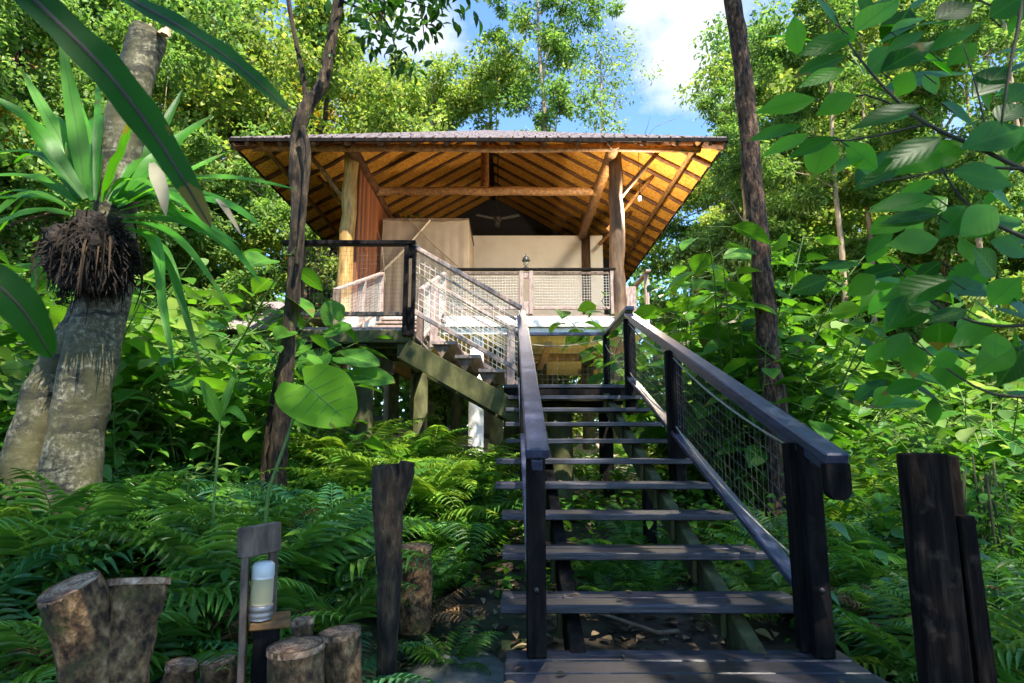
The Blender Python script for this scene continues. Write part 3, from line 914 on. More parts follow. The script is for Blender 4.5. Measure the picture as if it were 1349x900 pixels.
t = thing('landing_railing', 'dark low railing with netting round the back of the middle landing', 'railing', (1.36, 8.7, LAND_M))
ZR_M = 1.49
for (x, y) in ((1.36, 8.66), (0.02, 8.66)):
    mb = MB(); mb.bevbox((x, y, (LAND_M + ZR_M) / 2), (0.09, 0.09, ZR_M - LAND_M), 0.006); mb.build('post', M['dark_wood'], t)
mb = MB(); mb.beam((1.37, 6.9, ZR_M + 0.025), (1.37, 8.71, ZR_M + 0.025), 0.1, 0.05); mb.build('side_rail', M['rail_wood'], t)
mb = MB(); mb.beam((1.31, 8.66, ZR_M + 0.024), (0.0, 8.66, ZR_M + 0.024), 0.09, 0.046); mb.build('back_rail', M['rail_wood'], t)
mb = MB(); wire_mesh(mb, (0.07, 8.66, LAND_M + 0.05), (1, 0, 0), (0, 0, 1), 1.24, 0.76, 0.07, 0.0016)
wire_mesh(mb, (1.37, 7.05, LAND_M + 0.05), (0, 1, 0), (0, 0, 1), 1.55, 0.76, 0.07, 0.0016); mb.build('wire_netting', M['dark_wire'], t)
mb = MB(); mb.tube(sag((1.34, 7.05, 1.4), (1.34, 8.6, 1.35), 0.25), 0.006, 6); mb.tube(sag((0.05, 8.62, 1.40), (1.3, 8.62, 1.43), 0.08), 0.007, 6); mb.build('rope', M['rope'], t)

# second flight, turning left up to the upper landing
XU = -1.20
t = thing('short_staircase', 'short side flight of sunlit steps turning left towards the upper landing', 'staircase', (-0.5, 8.0, LAND_M))
NS = 4
for i in range(1, NS):
    x = -0.1 - (abs(XU) - 0.1) * i / NS
    z = LAND_M + (LAND_U - LAND_M) * i / NS
    mb = MB(); planks(mb, x - 0.02, x + 0.29, 7.0, 8.62, z, 2, 0.042, 0.007, axis='y'); mb.build('tread', M['pale_wood'], t)
    for y in (7.08, 8.5):
        mb = MB(); mb.add([(x + 0.2, y - 0.03, z - 0.045), (x + 0.2, y + 0.03, z - 0.045), (x, y - 0.03, z - 0.045), (x, y + 0.03, z - 0.045), (x + 0.1, y - 0.03, z - 0.2), (x + 0.1, y + 0.03, z - 0.2)],
                          [(0, 1, 3, 2), (0, 2, 4), (1, 5, 3), (0, 4, 5, 1), (2, 3, 5, 4)]); mb.build('tread_bracket', M['brown_wood'], t)
slope2 = (LAND_U - LAND_M) / (abs(XU) - 0.1)
for y in (6.98, 8.58):
    mb = MB(); mb.beam((XU - 0.06, y, LAND_U - 0.26), (0.12, y, LAND_U - 0.26 - slope2 * 1.30), 0.05, 0.25, 0.006); mb.build('stringer', M['mossy_wood'], t)
for lab, y, pm, xs in (('dark topped netted railing on the near side of the short side flight', 6.96, 'pale_wood', ()),
                       ('pale netted railing with a stout post on the far side of the short side flight', 8.60, 'pale_wood', (XU + 0.08, -0.02))):
    q = thing('stair_railing', lab, 'railing', (-0.6, y, LAND_U))
    za, zb = LAND_U + 0.98, LAND_M + 0.87
    for x in xs:
        k = (x - XU) / (0.1 - XU)
        zt = za + (zb - za) * k
        mb = MB(); mb.bevbox((x, y, zt - 0.45), (0.11, 0.11, 0.98), 0.008); mb.build('post', M['pale_wood'], q)
    mb = MB(); mb.beam((XU, y, za), (0.11, y, zb), 0.09, 0.05, 0.006); mb.build('top_rail', M['pale_wood'], q)
    mb = MB(); mb.beam((XU, y + 0.002, za - 0.78), (0.1, y + 0.002, zb - 0.74), 0.05, 0.05, 0.006); mb.build('bottom_rail', M['pale_wood'], q)
    mb = MB(); mb.beam((XU + 0.1, y + 0.03, za - 0.20), (0.05, y + 0.03, zb - 0.13), 0.03, 0.03, 0.004); mb.build('middle_rail', M['pale_wood'], q)
    mb = MB()
    d = Vector((0.1 - XU, 0, zb - za)); wire_mesh(mb, (XU + 0.04, y, za - 0.76), d, (0, 0, 1), d.length - 0.05, 0.74, 0.07, 0.0042); mb.build('wire_netting', M['wire'], q)
    mb = MB(); mb.tube(sag((XU + 0.1, y - 0.03, za - 0.35), (0.08, y - 0.03, zb - 0.3), 0.05), 0.008, 6); mb.build('rope', M['rope'], q)

# upper landing
XU0 = -2.62
t = thing('upper_landing', 'mossy timber landing on posts left of the short side flight', 'landing', (-1.9, 7.8, 1.0))
mb = MB(); planks(mb, XU0, XU, 7.0, 8.75, LAND_U, 9, 0.042); mb.build('plank_deck', M['pale_wood'], t)
mb = MB(); mb.beam((XU0 - 0.03, 6.985, LAND_U - 0.115), (XU + 0.02, 6.985, LAND_U - 0.115), 0.03, 0.145); mb.build('edge_board', M['mossy_wood'], t)
for y in (7.35, 8.0, 8.65):
    mb = MB(); mb.beam((XU0, y, LAND_U - 0.12), (XU, y, LAND_U - 0.12), 0.08, 0.15); mb.build('joist', M['mossy_wood'], t)
for x in (-2.45, -1.75, -1.3):
    mb = MB(); mb.beam((x, 7.02, LAND_U - 0.285), (x, 8.8, LAND_U - 0.285), 0.09, 0.17); mb.build('beam', M['mossy_wood'], t)
for (x, y) in ((-1.75, 7.2), (-2.45, 8.5), (-1.3, 8.6)):
    mb = MB(); mb.tube([(x, y, gz(x, y) - 0.4), (x, y, LAND_U - 0.37)], [0.115, 0.105], 12, True, 0.02); mb.build('column', M['mossy_wood'], t)
t = thing('landing_railing', 'dark level railing with netting along the front of the upper landing', 'railing', (-1.9, 6.97, LAND_U))
ZU = LAND_U + 1.0
for x in (XU, XU0 + 0.1):
    mb = MB(); mb.bevbox((x - 0.045, 6.93, LAND_U + 0.42), (0.05, 0.09, 1.08), 0.005); mb.bevbox((x + 0.045, 6.935, LAND_U + 0.42), (0.04, 0.09, 1.08), 0.005)
    mb.bevbox((x, 6.945, LAND_U + 0.05), (0.05, 0.07, 0.34), 0.005); mb.bevbox((x, 6.945, LAND_U + 0.9), (0.05, 0.07, 0.15), 0.005)
    mb.build('post', M['dark_wood'], t)
mb = MB(); mb.beam((XU0 - 0.1, 6.94, ZU), (XU + 0.06, 6.94, ZU), 0.11, 0.05); mb.build('top_rail', M['dark_wood'], t)
mb = MB(); mb.beam((XU0 + 0.13, 6.94, LAND_U + 0.14), (XU - 0.08, 6.94, LAND_U + 0.14), 0.05, 0.05); mb.build('bottom_rail', M['brown_wood'], t)
mb = MB(); wire_mesh(mb, (XU0 + 0.14, 6.94, LAND_U + 0.18), (1, 0, 0), (0, 0, 1), XU - XU0 - 0.24, 0.78, 0.05, 0.0014); mb.build('wire_netting', M['dark_wire'], t)

# third flight from the upper landing back to the hut floor
t = thing('rear_staircase', 'steps going back from the upper landing to the hut terrace', 'staircase', (-1.95, 9.5, LAND_U))
for i in range(1, 8):
    y = 8.75 + 0.4 * i; z = LAND_U + (DECK - LAND_U) * i / 8
    mb = MB(); planks(mb, -2.55, -1.38, y, y + 0.28, z, 2, 0.042); mb.build('tread', M['pale_wood'], t)
for x in (-2.5, -1.43):
    mb = MB(); mb.beam((x, 8.75, LAND_U - 0.25), (x, 12.0, DECK - 0.3), 0.07, 0.22); mb.build('stringer', M['mossy_wood'], t)
sl3 = (DECK - LAND_U) / 3.25
for lab, x in (('pale netted railing on the left of the steps going back to the terrace', -2.62), ('pale netted railing on the right of the steps going back to the terrace', -1.36)):
    q = thing('stair_railing', lab, 'railing', (x, 9, LAND_U))
    for y in (8.85, 10.4, 11.85):
        z = LAND_U + sl3 * (y - 8.75)
        mb = MB(); mb.bevbox((x, y, z + 0.38), (0.1, 0.1, 1.02), 0.008); mb.build('post', M['brown_wood' if y < 9 else 'pale_wood'], q)
    mb = MB(); mb.beam((x, 8.8, LAND_U + 0.90), (x, 11.9, LAND_U + 0.90 + sl3 * 3.1), 0.09, 0.045); mb.build('top_rail', M['pale_wood'], q)
    mb = MB(); mb.beam((x, 8.9, LAND_U + 0.16), (x, 11.8, LAND_U + 0.16 + sl3 * 2.9), 0.06, 0.045); mb.build('bottom_rail', M['pale_wood'], q)
    mb = MB(); d = Vector((0, 1, sl3)); wire_mesh(mb, (x, 8.9, LAND_U + 0.2), d, (0, 0, 1), 2.9 * d.length, 0.68, 0.06, 0.0024); mb.build('wire_netting', M['wire'], q)

# ------------------------------------------------------------------ hut
XC = -0.65
YP = 12.0
PX = 2.75
EV = 4.84
ZE = 5.74
RS = 0.57
Y0R = 11.0
YR0 = Y0R + EV
YR1 = 20.3
Y1R = YR1 + EV
ZRD = ZE + RS * EV
hut = thing('stilt_hut', 'open fronted wooden hut on stilts under a wide hipped shingle roof', 'hut', (XC, 15.0, DECK))

# roof
def roof_plane_mesh(dz, ins=0.0):
    e = EV - ins
    A = [(XC - e, Y0R + ins, ZE + dz + RS * ins), (XC + e, Y0R + ins, ZE + dz + RS * ins), (XC + e, Y1R - ins, ZE + dz + RS * ins), (XC - e, Y1R - ins, ZE + dz + RS * ins),
         (XC, YR0, ZRD + dz), (XC, YR1, ZRD + dz)]
    return A, [(0, 1, 4), (1, 2, 5, 4), (2, 3, 5), (3, 0, 4, 5)]


mb = MB()
for s_, (dz, rev) in enumerate(((0.0, True),)):
    A, Fs = roof_plane_mesh(dz)
    mb.add(A, [tuple(reversed(f)) for f in Fs])
roof = mb.build('roof', M['ceiling'], hut)
roof['label'] = 'orange woven lining under the hut roof'
# shingle courses
mb = MB()
rgs = random.Random(3)
def course(p0, p1, inward, up_n):
    """one slope: p0-p1 eave corners, ridge pts given by shrink"""
    pass
NC = 26
for side in range(4):
    for c in range(NC):
        t0 = c / NC; t1 = min(1.0, (c + 1.25) / NC)
        def rect(t, lift):
            e = EV * (1 - t)
            z = ZE + RS * EV * t + 0.035 + lift
            return [(XC - e, Y0R + EV * t, z), (XC + e, Y0R + EV * t, z), (XC + e, Y1R - EV * t, z), (XC - e, Y1R - EV * t, z)]
        lo = rect(t0, 0.045); hi = rect(t1, 0.012)
        a, b = lo[side], lo[(side + 1) % 4]
        cc, d = hi[(side + 1) % 4], hi[side]
        ln = (Vector(b) - Vector(a)).length
        n = max(1, int(ln / 0.22))
        for k in range(n):
            f0, f1 = k / n + 0.002, (k + 1) / n - 0.002
            A_ = Vector(a).lerp(Vector(b), f0); B_ = Vector(a).lerp(Vector(b), f1)
            D_ = Vector(d).lerp(Vector(cc), f0); C_ = Vector(d).lerp(Vector(cc), f1)
            j = rgs.uniform(-0.025, 0.03)
            dn = (A_ - D_).normalized() * j
            A_ = A_ + dn; B_ = B_ + dn
            th = Vector((0, 0, -0.02))
            mb.add([A_, B_, C_, D_, A_ + th, B_ + th], [(0, 1, 2, 3), (0, 4, 5, 1)])
mb.build('shingles', M['shingle'], roof)
# boarding edge closing the eave
mb = MB()
for (p, q) in (((XC - EV, Y0R), (XC + EV, Y0R)), ((XC + EV, Y0R + 0.03), (XC + EV, Y1R)), ((XC - EV, Y0R + 0.03), (XC - EV, Y1R)), ((XC - EV, Y1R), (XC + EV, Y1R))):
    mb.beam((p[0], p[1], ZE + 0.012), (q[0], q[1], ZE + 0.012), 0.035, 0.075, 0.004)
mb.build('eave_board', M['dark_wood'], roof)
# rafters on the two long slopes
def wob_log(p, q, r, n=6, amp=0.02, seed=0, taper=0.8):
    rg = random.Random(seed); p = Vector(p); q = Vector(q)
    pts = [p.lerp(q, i / n) + Vector((rg.uniform(-amp, amp), rg.uniform(-amp, amp), rg.uniform(-amp, amp))) for i in range(n + 1)]
    return pts, [r * (1 - (1 - taper) * i / n) * rg.uniform(0.94, 1.06) for i in range(n + 1)]
y = Y0R + 0.30; k = 0
while y < Y1R - 0.2:
    t = 1.0
    if y < YR0: t = (y - Y0R) / EV
    if y > YR1: t = (Y1R - y) / EV
    for s_ in (-1, 1):
        mb = MB()
        e = EV - 0.02
        top = e * t
        pts, rr = wob_log((XC + s_ * e, y, ZE - 0.055 + RS * 0.02), (XC + s_ * (EV - top), y, ZE - 0.055 + RS * top), 0.05, 6, 0.012, k * 2 + s_)
        mb.tube(pts, rr, 8)
        mb.build('rafter', M['rafter'], roof)
    y += 0.70; k += 1
# rafters of the front hip and the two front hip rafters
for i in range(15):
    x = XC - EV + 0.34 + i * (2 * EV - 0.68) / 14
    run = EV - abs(x - XC)
    if run < 0.25: continue
    mb = MB(); mb.tube([(x, Y0R + 0.02, ZE - 0.06), (x, Y0R + run, ZE - 0.06 + RS * run)], 0.045, 7); mb.build('jack_rafter', M['rafter'], roof)
for s_ in (-1, 1):
    mb = MB(); mb.tube([(XC + s_ * (EV - 0.05), Y0R + 0.05, ZE - 0.09), (XC, YR0, ZRD - 0.12)], 0.07, 8); mb.build('hip_rafter', M['rafter'], roof)
mb = MB(); mb.tube([(XC, YR0 - 0.1, ZRD - 0.12), (XC, YR1, ZRD - 0.12)], 0.08, 8); mb.build('ridge_pole', M['rafter'], roof)
for s_ in (-1, 1):
    mb = MB(); pts, rr = wob_log((XC + s_ * 4.35, Y0R + 0.15, ZE + RS * 0.49 - 0.17), (XC + s_ * 4.35, 20, ZE + RS * 0.49 - 0.17), 0.055, 8, 0.01, 50 + s_); mb.tube(pts, rr, 8)
    mb.build('eave_purlin', M['log'], roof)

# timber frame
mb = MB(); pts, rr = wob_log((XC - 4.55, 11.42, 5.80), (XC + 4.45, 11.42, 5.78), 0.085, 9, 0.02, 61, 0.85); mb.tube(pts, rr, 10); mb.build('front_beam', M['log'], hut)
ZPL = 5.86
PLX = {-1: XC - 2.62, 1: XC + 2.70}
for s_ in (-1, 1):
    mb = MB(); pts, rr = wob_log((PLX[s_], 11.3, ZPL), (PLX[s_], 17.15, ZPL), 0.125, 8, 0.02, 70 + s_, 0.95); mb.tube(pts, rr, 12)
    mb.build('wall_plate', M['log'] if s_ > 0 else M['rafter'], hut)
mb = MB(); pts, rr = wob_log((PLX[-1] + 0.05, 13.7, ZPL), (PLX[1] - 0.05, 13.7, ZPL), 0.105, 8, 0.018, 77, 0.95); mb.tube(pts, rr, 12); mb.build('tie_beam', M['log'], hut)
mb = MB(); mb.tube([(XC + 0.0, 13.7, ZPL + 0.08), (XC, 13.7, ZE + RS * (13.7 - Y0R) - 0.02)], 0.10, 10); mb.build('king_post', M['log'], hut)
for (px, m) in ((XC - 2.75, 'gold_log'), (XC + 2.80, 'dark_log')):
    mb = MB(); pts, rr = wob_log((px, YP, DECK - 0.1), (px + 0.02, YP, 6.12), 0.155, 10, 0.02, int(px * 9) + 3, 0.95)
    mb.tube(pts, rr, 12, True, 0.06, 5); mb.build('post', M[m], hut)
    for py in (17.0, 20.2):
        mb = MB(); mb.tube([(px, py, DECK - 0.1), (px, py, 6.5)], 0.13, 10); mb.build('post', M['dark_log'], hut)
for s_, px in ((-1, XC - 2.75), (1, XC + 2.80)):
    mb = MB(); pts, rr = wob_log((px + s_ * 0.05, YP + 0.02, 4.92), (px + s_ * 0.95, YP + 0.02, 6.05), 0.055, 5, 0.012, 90 + s_); mb.tube(pts, rr, 8); mb.build('brace', M['log'] if s_ < 0 else M['dark_log'], hut)
    mb = MB(); pts, rr = wob_log((px + s_ * 0.08, YP + 1.6, 4.85), (px + s_ * 1.2, YP + 1.6, 6.2), 0.05, 5, 0.012, 95 + s_); mb.tube(pts, rr, 8); mb.build('brace', M['log'], hut)
mb = MB(); mb.tube([(PLX[1] + 0.35, 16.0, 5.3), (PLX[1] + 1.3, 16.0, 6.3)], 0.05, 8); mb.build('brace', M['log'], hut)

# floor, underside, fascia
mb = MB(); planks(mb, XC - 3.6, XC + 3.5, 11.95, 20.6, DECK, 44, 0.04, 0.006); mb.build('floor', M['deck_boards'], hut)
mb = MB(); mb.bevbox((XC - 0.05, 16.3, DECK - 0.30), (7.0, 8.4, 0.03), 0.004); mb.build('underfloor', M['under_planks'], hut)
mb = MB(); mb.bevbox((XC + 0.25, 11.93, DECK - 0.15), (6.3, 0.06, 0.22), 0.01); mb.build('edge_beam', M['white_paint'], hut)
mb = MB(); mb.bevbox((XC - 0.05, 12.02, DECK - 0.335), (7.1, 0.10, 0.13), 0.01); mb.build('lower_beam', M['white_paint'], hut)
for y in (15.4,):
    mb = MB(); mb.bevbox((XC - 0.05, y, DECK - 0.41), (7.0, 0.13, 0.18), 0.01); mb.build('cross_beam', M['gold_log'], hut)
for x in (-3.2, -1.3, 0.75, 2.3):
    mb = MB(); mb.bevbox((x, 16.3, DECK - 0.56), (0.14, 8.2, 0.12), 0.01); mb.build('floor_beam', M['gold_log'], hut)
for (x, y, m) in ((-0.72, 12.25, 'white_paint'), (-3.6, 12.3, 'mossy_wood'), (-0.35, 13.6, 'mossy_wood'), (1.9, 15.2, 'mossy_wood'), (2.5, 14.4, 'mossy_wood'), (-2.3, 14.6, 'mossy_wood'), (0.8, 16.5, 'mossy_wood'), (-1.6, 17.5, 'mossy_wood'), (-3.4, 17.5, 'mossy_wood'), (2.3, 18.5, 'mossy_wood')):
    mb = MB(); mb.tube([(x, y, gz(x, y) - 0.4), (x, y, 0.8), (x, y, DECK - 0.42)], [0.16, 0.15, 0.148], 16, True, 0.01); mb.build('column', M[m], hut)

# walls
mb = MB(); mb.bevbox((XC + 0.15, 17.1, (DECK + 5.92) / 2), (6.3, 0.08, 5.92 - DECK), 0.01); mb.build('back_wall', M['plaster'], hut)
mb = MB(); mb.bevbox((XC - 2.62, 14.35, (DECK + ZPL - 0.12) / 2), (0.06, 4.3, ZPL - 0.12 - DECK), 0.006); mb.build('plank_wall', M['red_planks'], hut)
mb = MB()
e = EV * 0.86
mb.add([(XC - e, 20.25, ZE + RS * (EV - e) - 0.08), (XC + e, 20.25, ZE + RS * (EV - e) - 0.08), (XC, 20.25, ZRD - 0.08), (XC - e, 20.3, ZE + RS * (EV - e) - 0.08), (XC + e, 20.3, ZE + RS * (EV - e) - 0.08), (XC, 20.3, ZRD - 0.08),
        (XC - e, 20.25, DECK), (XC + e, 20.25, DECK), (XC - e, 20.3, DECK), (XC + e, 20.3, DECK)],
       [(0, 2, 1), (3, 4, 5), (6, 0, 1, 7), (8, 9, 4, 3), (6, 8, 3, 0), (7, 1, 4, 9)])
mb.build('gable_wall', M['gable'], hut)

# terrace railing of the hut
rl = MB(); rl.beam((-1.25, 11.93, 3.42), (2.2, 11.93, 3.42), 0.10, 0.045); rail = rl.build('terrace_railing', M['dark_wood'], hut)
for x in (0.19, 0.38, 2.02):
    mb = MB(); mb.bevbox((x, 11.93, (DECK + 3.39) / 2), (0.075, 0.075, 3.39 - DECK), 0.006); mb.build('post', M['pale_wood'], rail)
for z_, h_ in ((3.3, 0.12), (2.62, 0.25)):
    mb = MB(); mb.bevbox((0.285, 11.94, z_), (0.11, 0.05, h_), 0.005); mb.build('post_block', M['pale_wood'], rail)
mb = MB(); mb.bevbox((2.30, 11.93, 2.78), (0.40, 0.06, 0.55), 0.006); mb.build('end_board', M['pale_wood'], rail)
for (a, b) in ((-1.2, 0.14), (0.44, 1.96)):
    mb = MB(); mb.beam((a, 11.93, DECK + 0.13), (b, 11.93, DECK + 0.13), 0.06, 0.06); mb.build('bottom_rail', M['pale_wood'], rail)
    mb = MB(); mb.beam((a, 11.93, 3.34), (b, 11.93, 3.34), 0.05, 0.05); mb.build('upper_rail', M['brown_wood'], rail)
    mb = MB(); wire_mesh(mb, (a, 11.93, DECK + 0.16), (1, 0, 0), (0, 0, 1), b - a, 0.68, 0.055, 0.0042); mb.build('wire_netting', M['wire'], rail)
for k in range(5):
    y = 12.2 + k * 1.4
    mb = MB(); mb.bevbox((2.78, y, DECK + 0.45), (0.08, 0.08, 0.9), 0.006); mb.build('post', M['pale_wood'], rail)
mb = MB(); mb.beam((2.78, 12.0, 3.42), (2.78, 18.0, 3.42), 0.1, 0.045); mb.beam((2.78, 12.0, 2.68), (2.78, 18.0, 2.68), 0.06, 0.045); mb.build('side_rails', M['pale_wood'], rail)

# mosquito net and bed
bx0, bx1, by0, by1, bz1 = -3.12, -1.05, 14.05, 16.1, 5.28
bed = thing('bed', 'low bed with white linen under the square mosquito net', 'bed', ((bx0 + bx1) / 2, 15.1, DECK))
mb = MB(); mb.bevbox(((bx0 + bx1) / 2, 15.1, DECK + 0.2), (1.75, 1.85, 0.22), 0.02); mb.build('bed_frame', M['brown_wood'], bed)
mb = MB(); mb.bevbox(((bx0 + bx1) / 2, 15.1, DECK + 0.42), (1.7, 1.8, 0.2), 0.05); mb.build('mattress', M['fabric'], bed)
for x in (-0.4, 0.4):
    mb = MB(); mb.bevbox(((bx0 + bx1) / 2 + x, 15.75, DECK + 0.58), (0.6, 0.4, 0.14), 0.05); mb.build('pillow', M['fabric'], bed)
net = thing('mosquito_net', 'square beige mosquito net hanging behind the railing inside the hut', 'mosquito net', ((bx0 + bx1) / 2, 15.1, bz1))
def cloth_wall(mb, p, q, ztop, zbot, n, amp, seed):
    rg = random.Random(seed); p = Vector(p); q = Vector(q); d = (q - p).normalized(); nr = Vector((-d.y, d.x, 0))
    vs = []
    rows = 8
    for j in range(rows + 1):
        f = j / rows
        for i in range(n + 1):
            w_ = amp * f * math.sin(i * 1.9 + seed) + amp * 0.5 * f * math.sin(i * 0.7 + 2 * seed)
            b = p.lerp(q, i / n) + nr * w_
            vs.append((b.x, b.y, ztop + (zbot - ztop) * f - 0.05 * math.sin(math.pi * i / n) * (1 - f) - 0.02 * abs(math.sin(math.pi * 5 * i / n)) * (1 - f)))
    fs = [(j * (n + 1) + i, j * (n + 1) + i + 1, (j + 1) * (n + 1) + i + 1, (j + 1) * (n + 1) + i) for j in range(rows) for i in range(n)]
    mb.add(vs, fs, True)
for k, (p, q) in enumerate((((bx0, by0), (bx1, by0)), ((bx1, by0), (bx1, by1)), ((bx1, by1), (bx0, by1)), ((bx0, by1), (bx0, by0)))):
    mb = MB(); cloth_wall(mb, (*p, 0), (*q, 0), bz1, DECK + 0.1, 30, 0.06, k + 1); mb.build('net_side', M['netting'], net)
mb = MB(); mb.add([(bx0, by0, bz1), (bx1, by0, bz1), (bx1, by1, bz1), (bx0, by1, bz1)], [(0, 1, 2, 3)]); mb.build('net_top', M['netting'], net)
mb = MB()
for (a, b) in (((bx0, by0), (bx1, by0)), ((bx1, by0), (bx1, by1)), ((bx1, by1), (bx0, by1)), ((bx0, by1), (bx0, by0))):
    mb.tube([(*a, bz1 + 0.01), (*b, bz1 + 0.01)], 0.018, 6)
mb.build('net_frame', M['brown_wood'], net)
for (a, m_, b) in ((at(567, 290, 13.99), at(532, 330, 13.96), at(493, 368, 13.94)), (at(540, 290, 13.99), at(570, 322, 13.95), at(604, 352, 13.95)), (at(492, 292, 13.99), at(503, 320, 13.96), at(508, 372, 13.94))):
    mb = MB(); mb.beam(a, m_, 0.007, 0.085, 0.002, (0, -1, 0.2)); mb.beam(m_ + (m_ - b) * 0.02, b, 0.006, 0.10, 0.002, (0, -1, 0.2)); mb.build('net_sash', M['sash'], net)

# ceiling fan
fan = thing('ceiling_fan', 'dim ceiling fan hanging under the dark ridge inside the hut', 'fan', (XC + 0.25, 16.2, 6.2))
c = Vector((XC + 0.25, 16.2, 6.12))
mb = MB(); mb.tube([c, c + Vector((0, 0, 2.0))], 0.018, 6); mb.build('rod', M['metal_dark'], fan)
mb = MB(); mb.lathe(c - Vector((0, 0, 0.08)), [(0.03, 0), (0.11, 0.02), (0.13, 0.09), (0.06, 0.16)], 14); mb.build('motor', M['metal_dark'], fan)
for k in range(3):
    a = -0.5 + k * 2.094; d = Vector((math.cos(a), math.sin(a), 0))
    mb = MB(); mb.beam(c + d * 0.13 + Vector((0, 0, -0.03)), c + d * 0.68 + Vector((0, 0, -0.03)), 0.14, 0.012, 0.003, (0.1, 0.1, 1)); mb.build('blade', M['metal_dark'], fan)

# lanterns
p = Vector((0.285, 11.93, 3.443))
ln_ = thing('post_lantern', 'small dark lantern with a pale globe on top of the terrace railing', 'lantern', p)
mb = MB(); mb.lathe(p, [(0.05, 0), (0.05, 0.02), (0.02, 0.03), (0.02, 0.06)], 12); mb.build('base', M['metal_dark'], ln_)
mb = MB(); mb.lathe(p + Vector((0, 0, 0.055)), [(0.02, 0), (0.05, 0.02), (0.058, 0.06), (0.045, 0.1)], 14); mb.build('globe', M['frost'], ln_)
mb = MB(); mb.lathe(p + Vector((0, 0, 0.155)), [(0.085, 0), (0.075, 0.04), (0.045, 0.09), (0.02, 0.11), (0.02, 0.14), (0.004, 0.15)], 14); mb.build('cap', M['metal_dark'], ln_)
p = at(843, 262, 12.1)
ln_ = thing('hanging_lamp', 'little lit bulb hanging beside the right corner post under the eave', 'lamp', p)
mb = MB(); mb.lathe(p, [(0.008, -0.04), (0.026, -0.03), (0.034, 0), (0.026, 0.03), (0.018, 0.06)], 12); mb.build('bulb', M['lit'], ln_)
mb = MB(); mb.lathe(p + Vector((0, 0, 0.055)), [(0.03, 0), (0.03, 0.07), (0.01, 0.09)], 10); mb.tube([p + Vector((0, 0, 0.14)), p + Vector((0, 0, 1.1))], 0.006, 5); mb.build('holder', M['metal_dark'], ln_)

for pos, en, nm in ((Vector((XC + 2.2, 12.9, 4.55)), 0, 'x'), (p, 190, 'hanging_lamp_light'), (Vector((0.285, 12.05, 3.75)), 52, 'lantern_light')):
    if en:
        ld = bpy.data.lights.new(nm, 'POINT'); ld.energy = en; ld.color = (1.0, 0.84, 0.62); ld.shadow_soft_size = 0.06
        lo_ = bpy.data.objects.new(nm, ld); COL.objects.link(lo_); lo_.location = pos + Vector((0, 0.0, -0.09 if nm[0] == 'h' else 0))

# a second hut glimpsed through the leaves on the left
h2 = thing('small_hut', 'small grey roofed hut half hidden behind leaves left of the forked tree', 'hut', (-6.6, 16.5, 1.0))
def hip(mb, cx, cy, w_, d_, z, h_):
    A = [(cx - w_, cy - d_, z), (cx + w_, cy - d_, z), (cx + w_, cy + d_, z), (cx - w_, cy + d_, z), (cx - w_ * 0.3, cy, z + h_), (cx + w_ * 0.3, cy, z + h_)]
    mb.add(A, [(0, 1, 5, 4), (1, 2, 5), (2, 3, 4, 5), (3, 0, 4), (3, 2, 1, 0)])
mb = MB(); hip(mb, -6.9, 16.5, 1.7, 1.8, 2.7, 1.1); mb.build('roof', M['shingle'], h2)
mb = MB(); mb.bevbox((-6.9, 16.5, 1.7), (2.4, 2.4, 1.99), 0.02); mb.build('wall', M['brown_wood'], h2)
mb = MB(); mb.bevbox((-6.8, 15.27, 1.6), (0.9, 0.05, 1.7), 0.01); mb.build('door', M['dark_wood'], h2)

# ------------------------------------------------------------------ near trees
def px_tube(mb, pts, d, n=12, wob=0.08, seed=0, sub=3):
    if wob >= 0.05 and n >= 8:
        sub = sub * 3; n = int(n * 1.5)
    """pts: (px, py, radius px[, depth]); refined by Catmull-Rom"""
    P = []; Rr = []
    for q in pts:
        dd = q[3] if len(q) > 3 else d
        P.append(at(q[0], q[1], dd)); Rr.append(q[2] * dd / F / (CT - (450 - q[1]) / F * ST) * (CT * CT if False else 1.0) * 0.93)
    out = []; ro = []
    for i in range(len(P) - 1):
        p0, p1, p2, p3 = P[max(i - 1, 0)], P[i], P[i + 1], P[min(i + 2, len(P) - 1)]
        for k in range(sub):
            t = k / sub
            out.append(0.5 * ((2 * p1) + (p2 - p0) * t + (2 * p0 - 5 * p1 + 4 * p2 - p3) * t * t + (3 * p1 - p0 - 3 * p2 + p3) * t ** 3))
            ro.append(Rr[i] * (1 - t) + Rr[i + 1] * t)
    out.append(P[-1]); ro.append(Rr[-1])
    mb.tube(out, ro, n, True, wob, seed)
    return out


def leaf_cloud(centers, n, size, leaf, rg, tmpl=T_OVATE, wide=0.45, flat=0.6, upn=0.8):
    centers = np.array([tuple(c) for c in centers]); k = len(centers)
    w_ = rg.integers(0, k, n)
    off = rnd_dirs(n, rg) * (rg.random(n) ** 0.5)[:, None] * size
    off[:, 2] *= flat
    pos = centers[w_] + off
    dirs = unit(off / size + rg.normal(0, 0.5, (n, 3)) + np.array([0, 0, -0.3]))
    nor = unit(rg.normal(0, 0.5, (n, 3)) + np.array([0, 0, upn]))
    ln = leaf * rg.uniform(0.6, 1.3, n)
    return leaves(tmpl, pos, dirs, nor, ln, ln * wide)


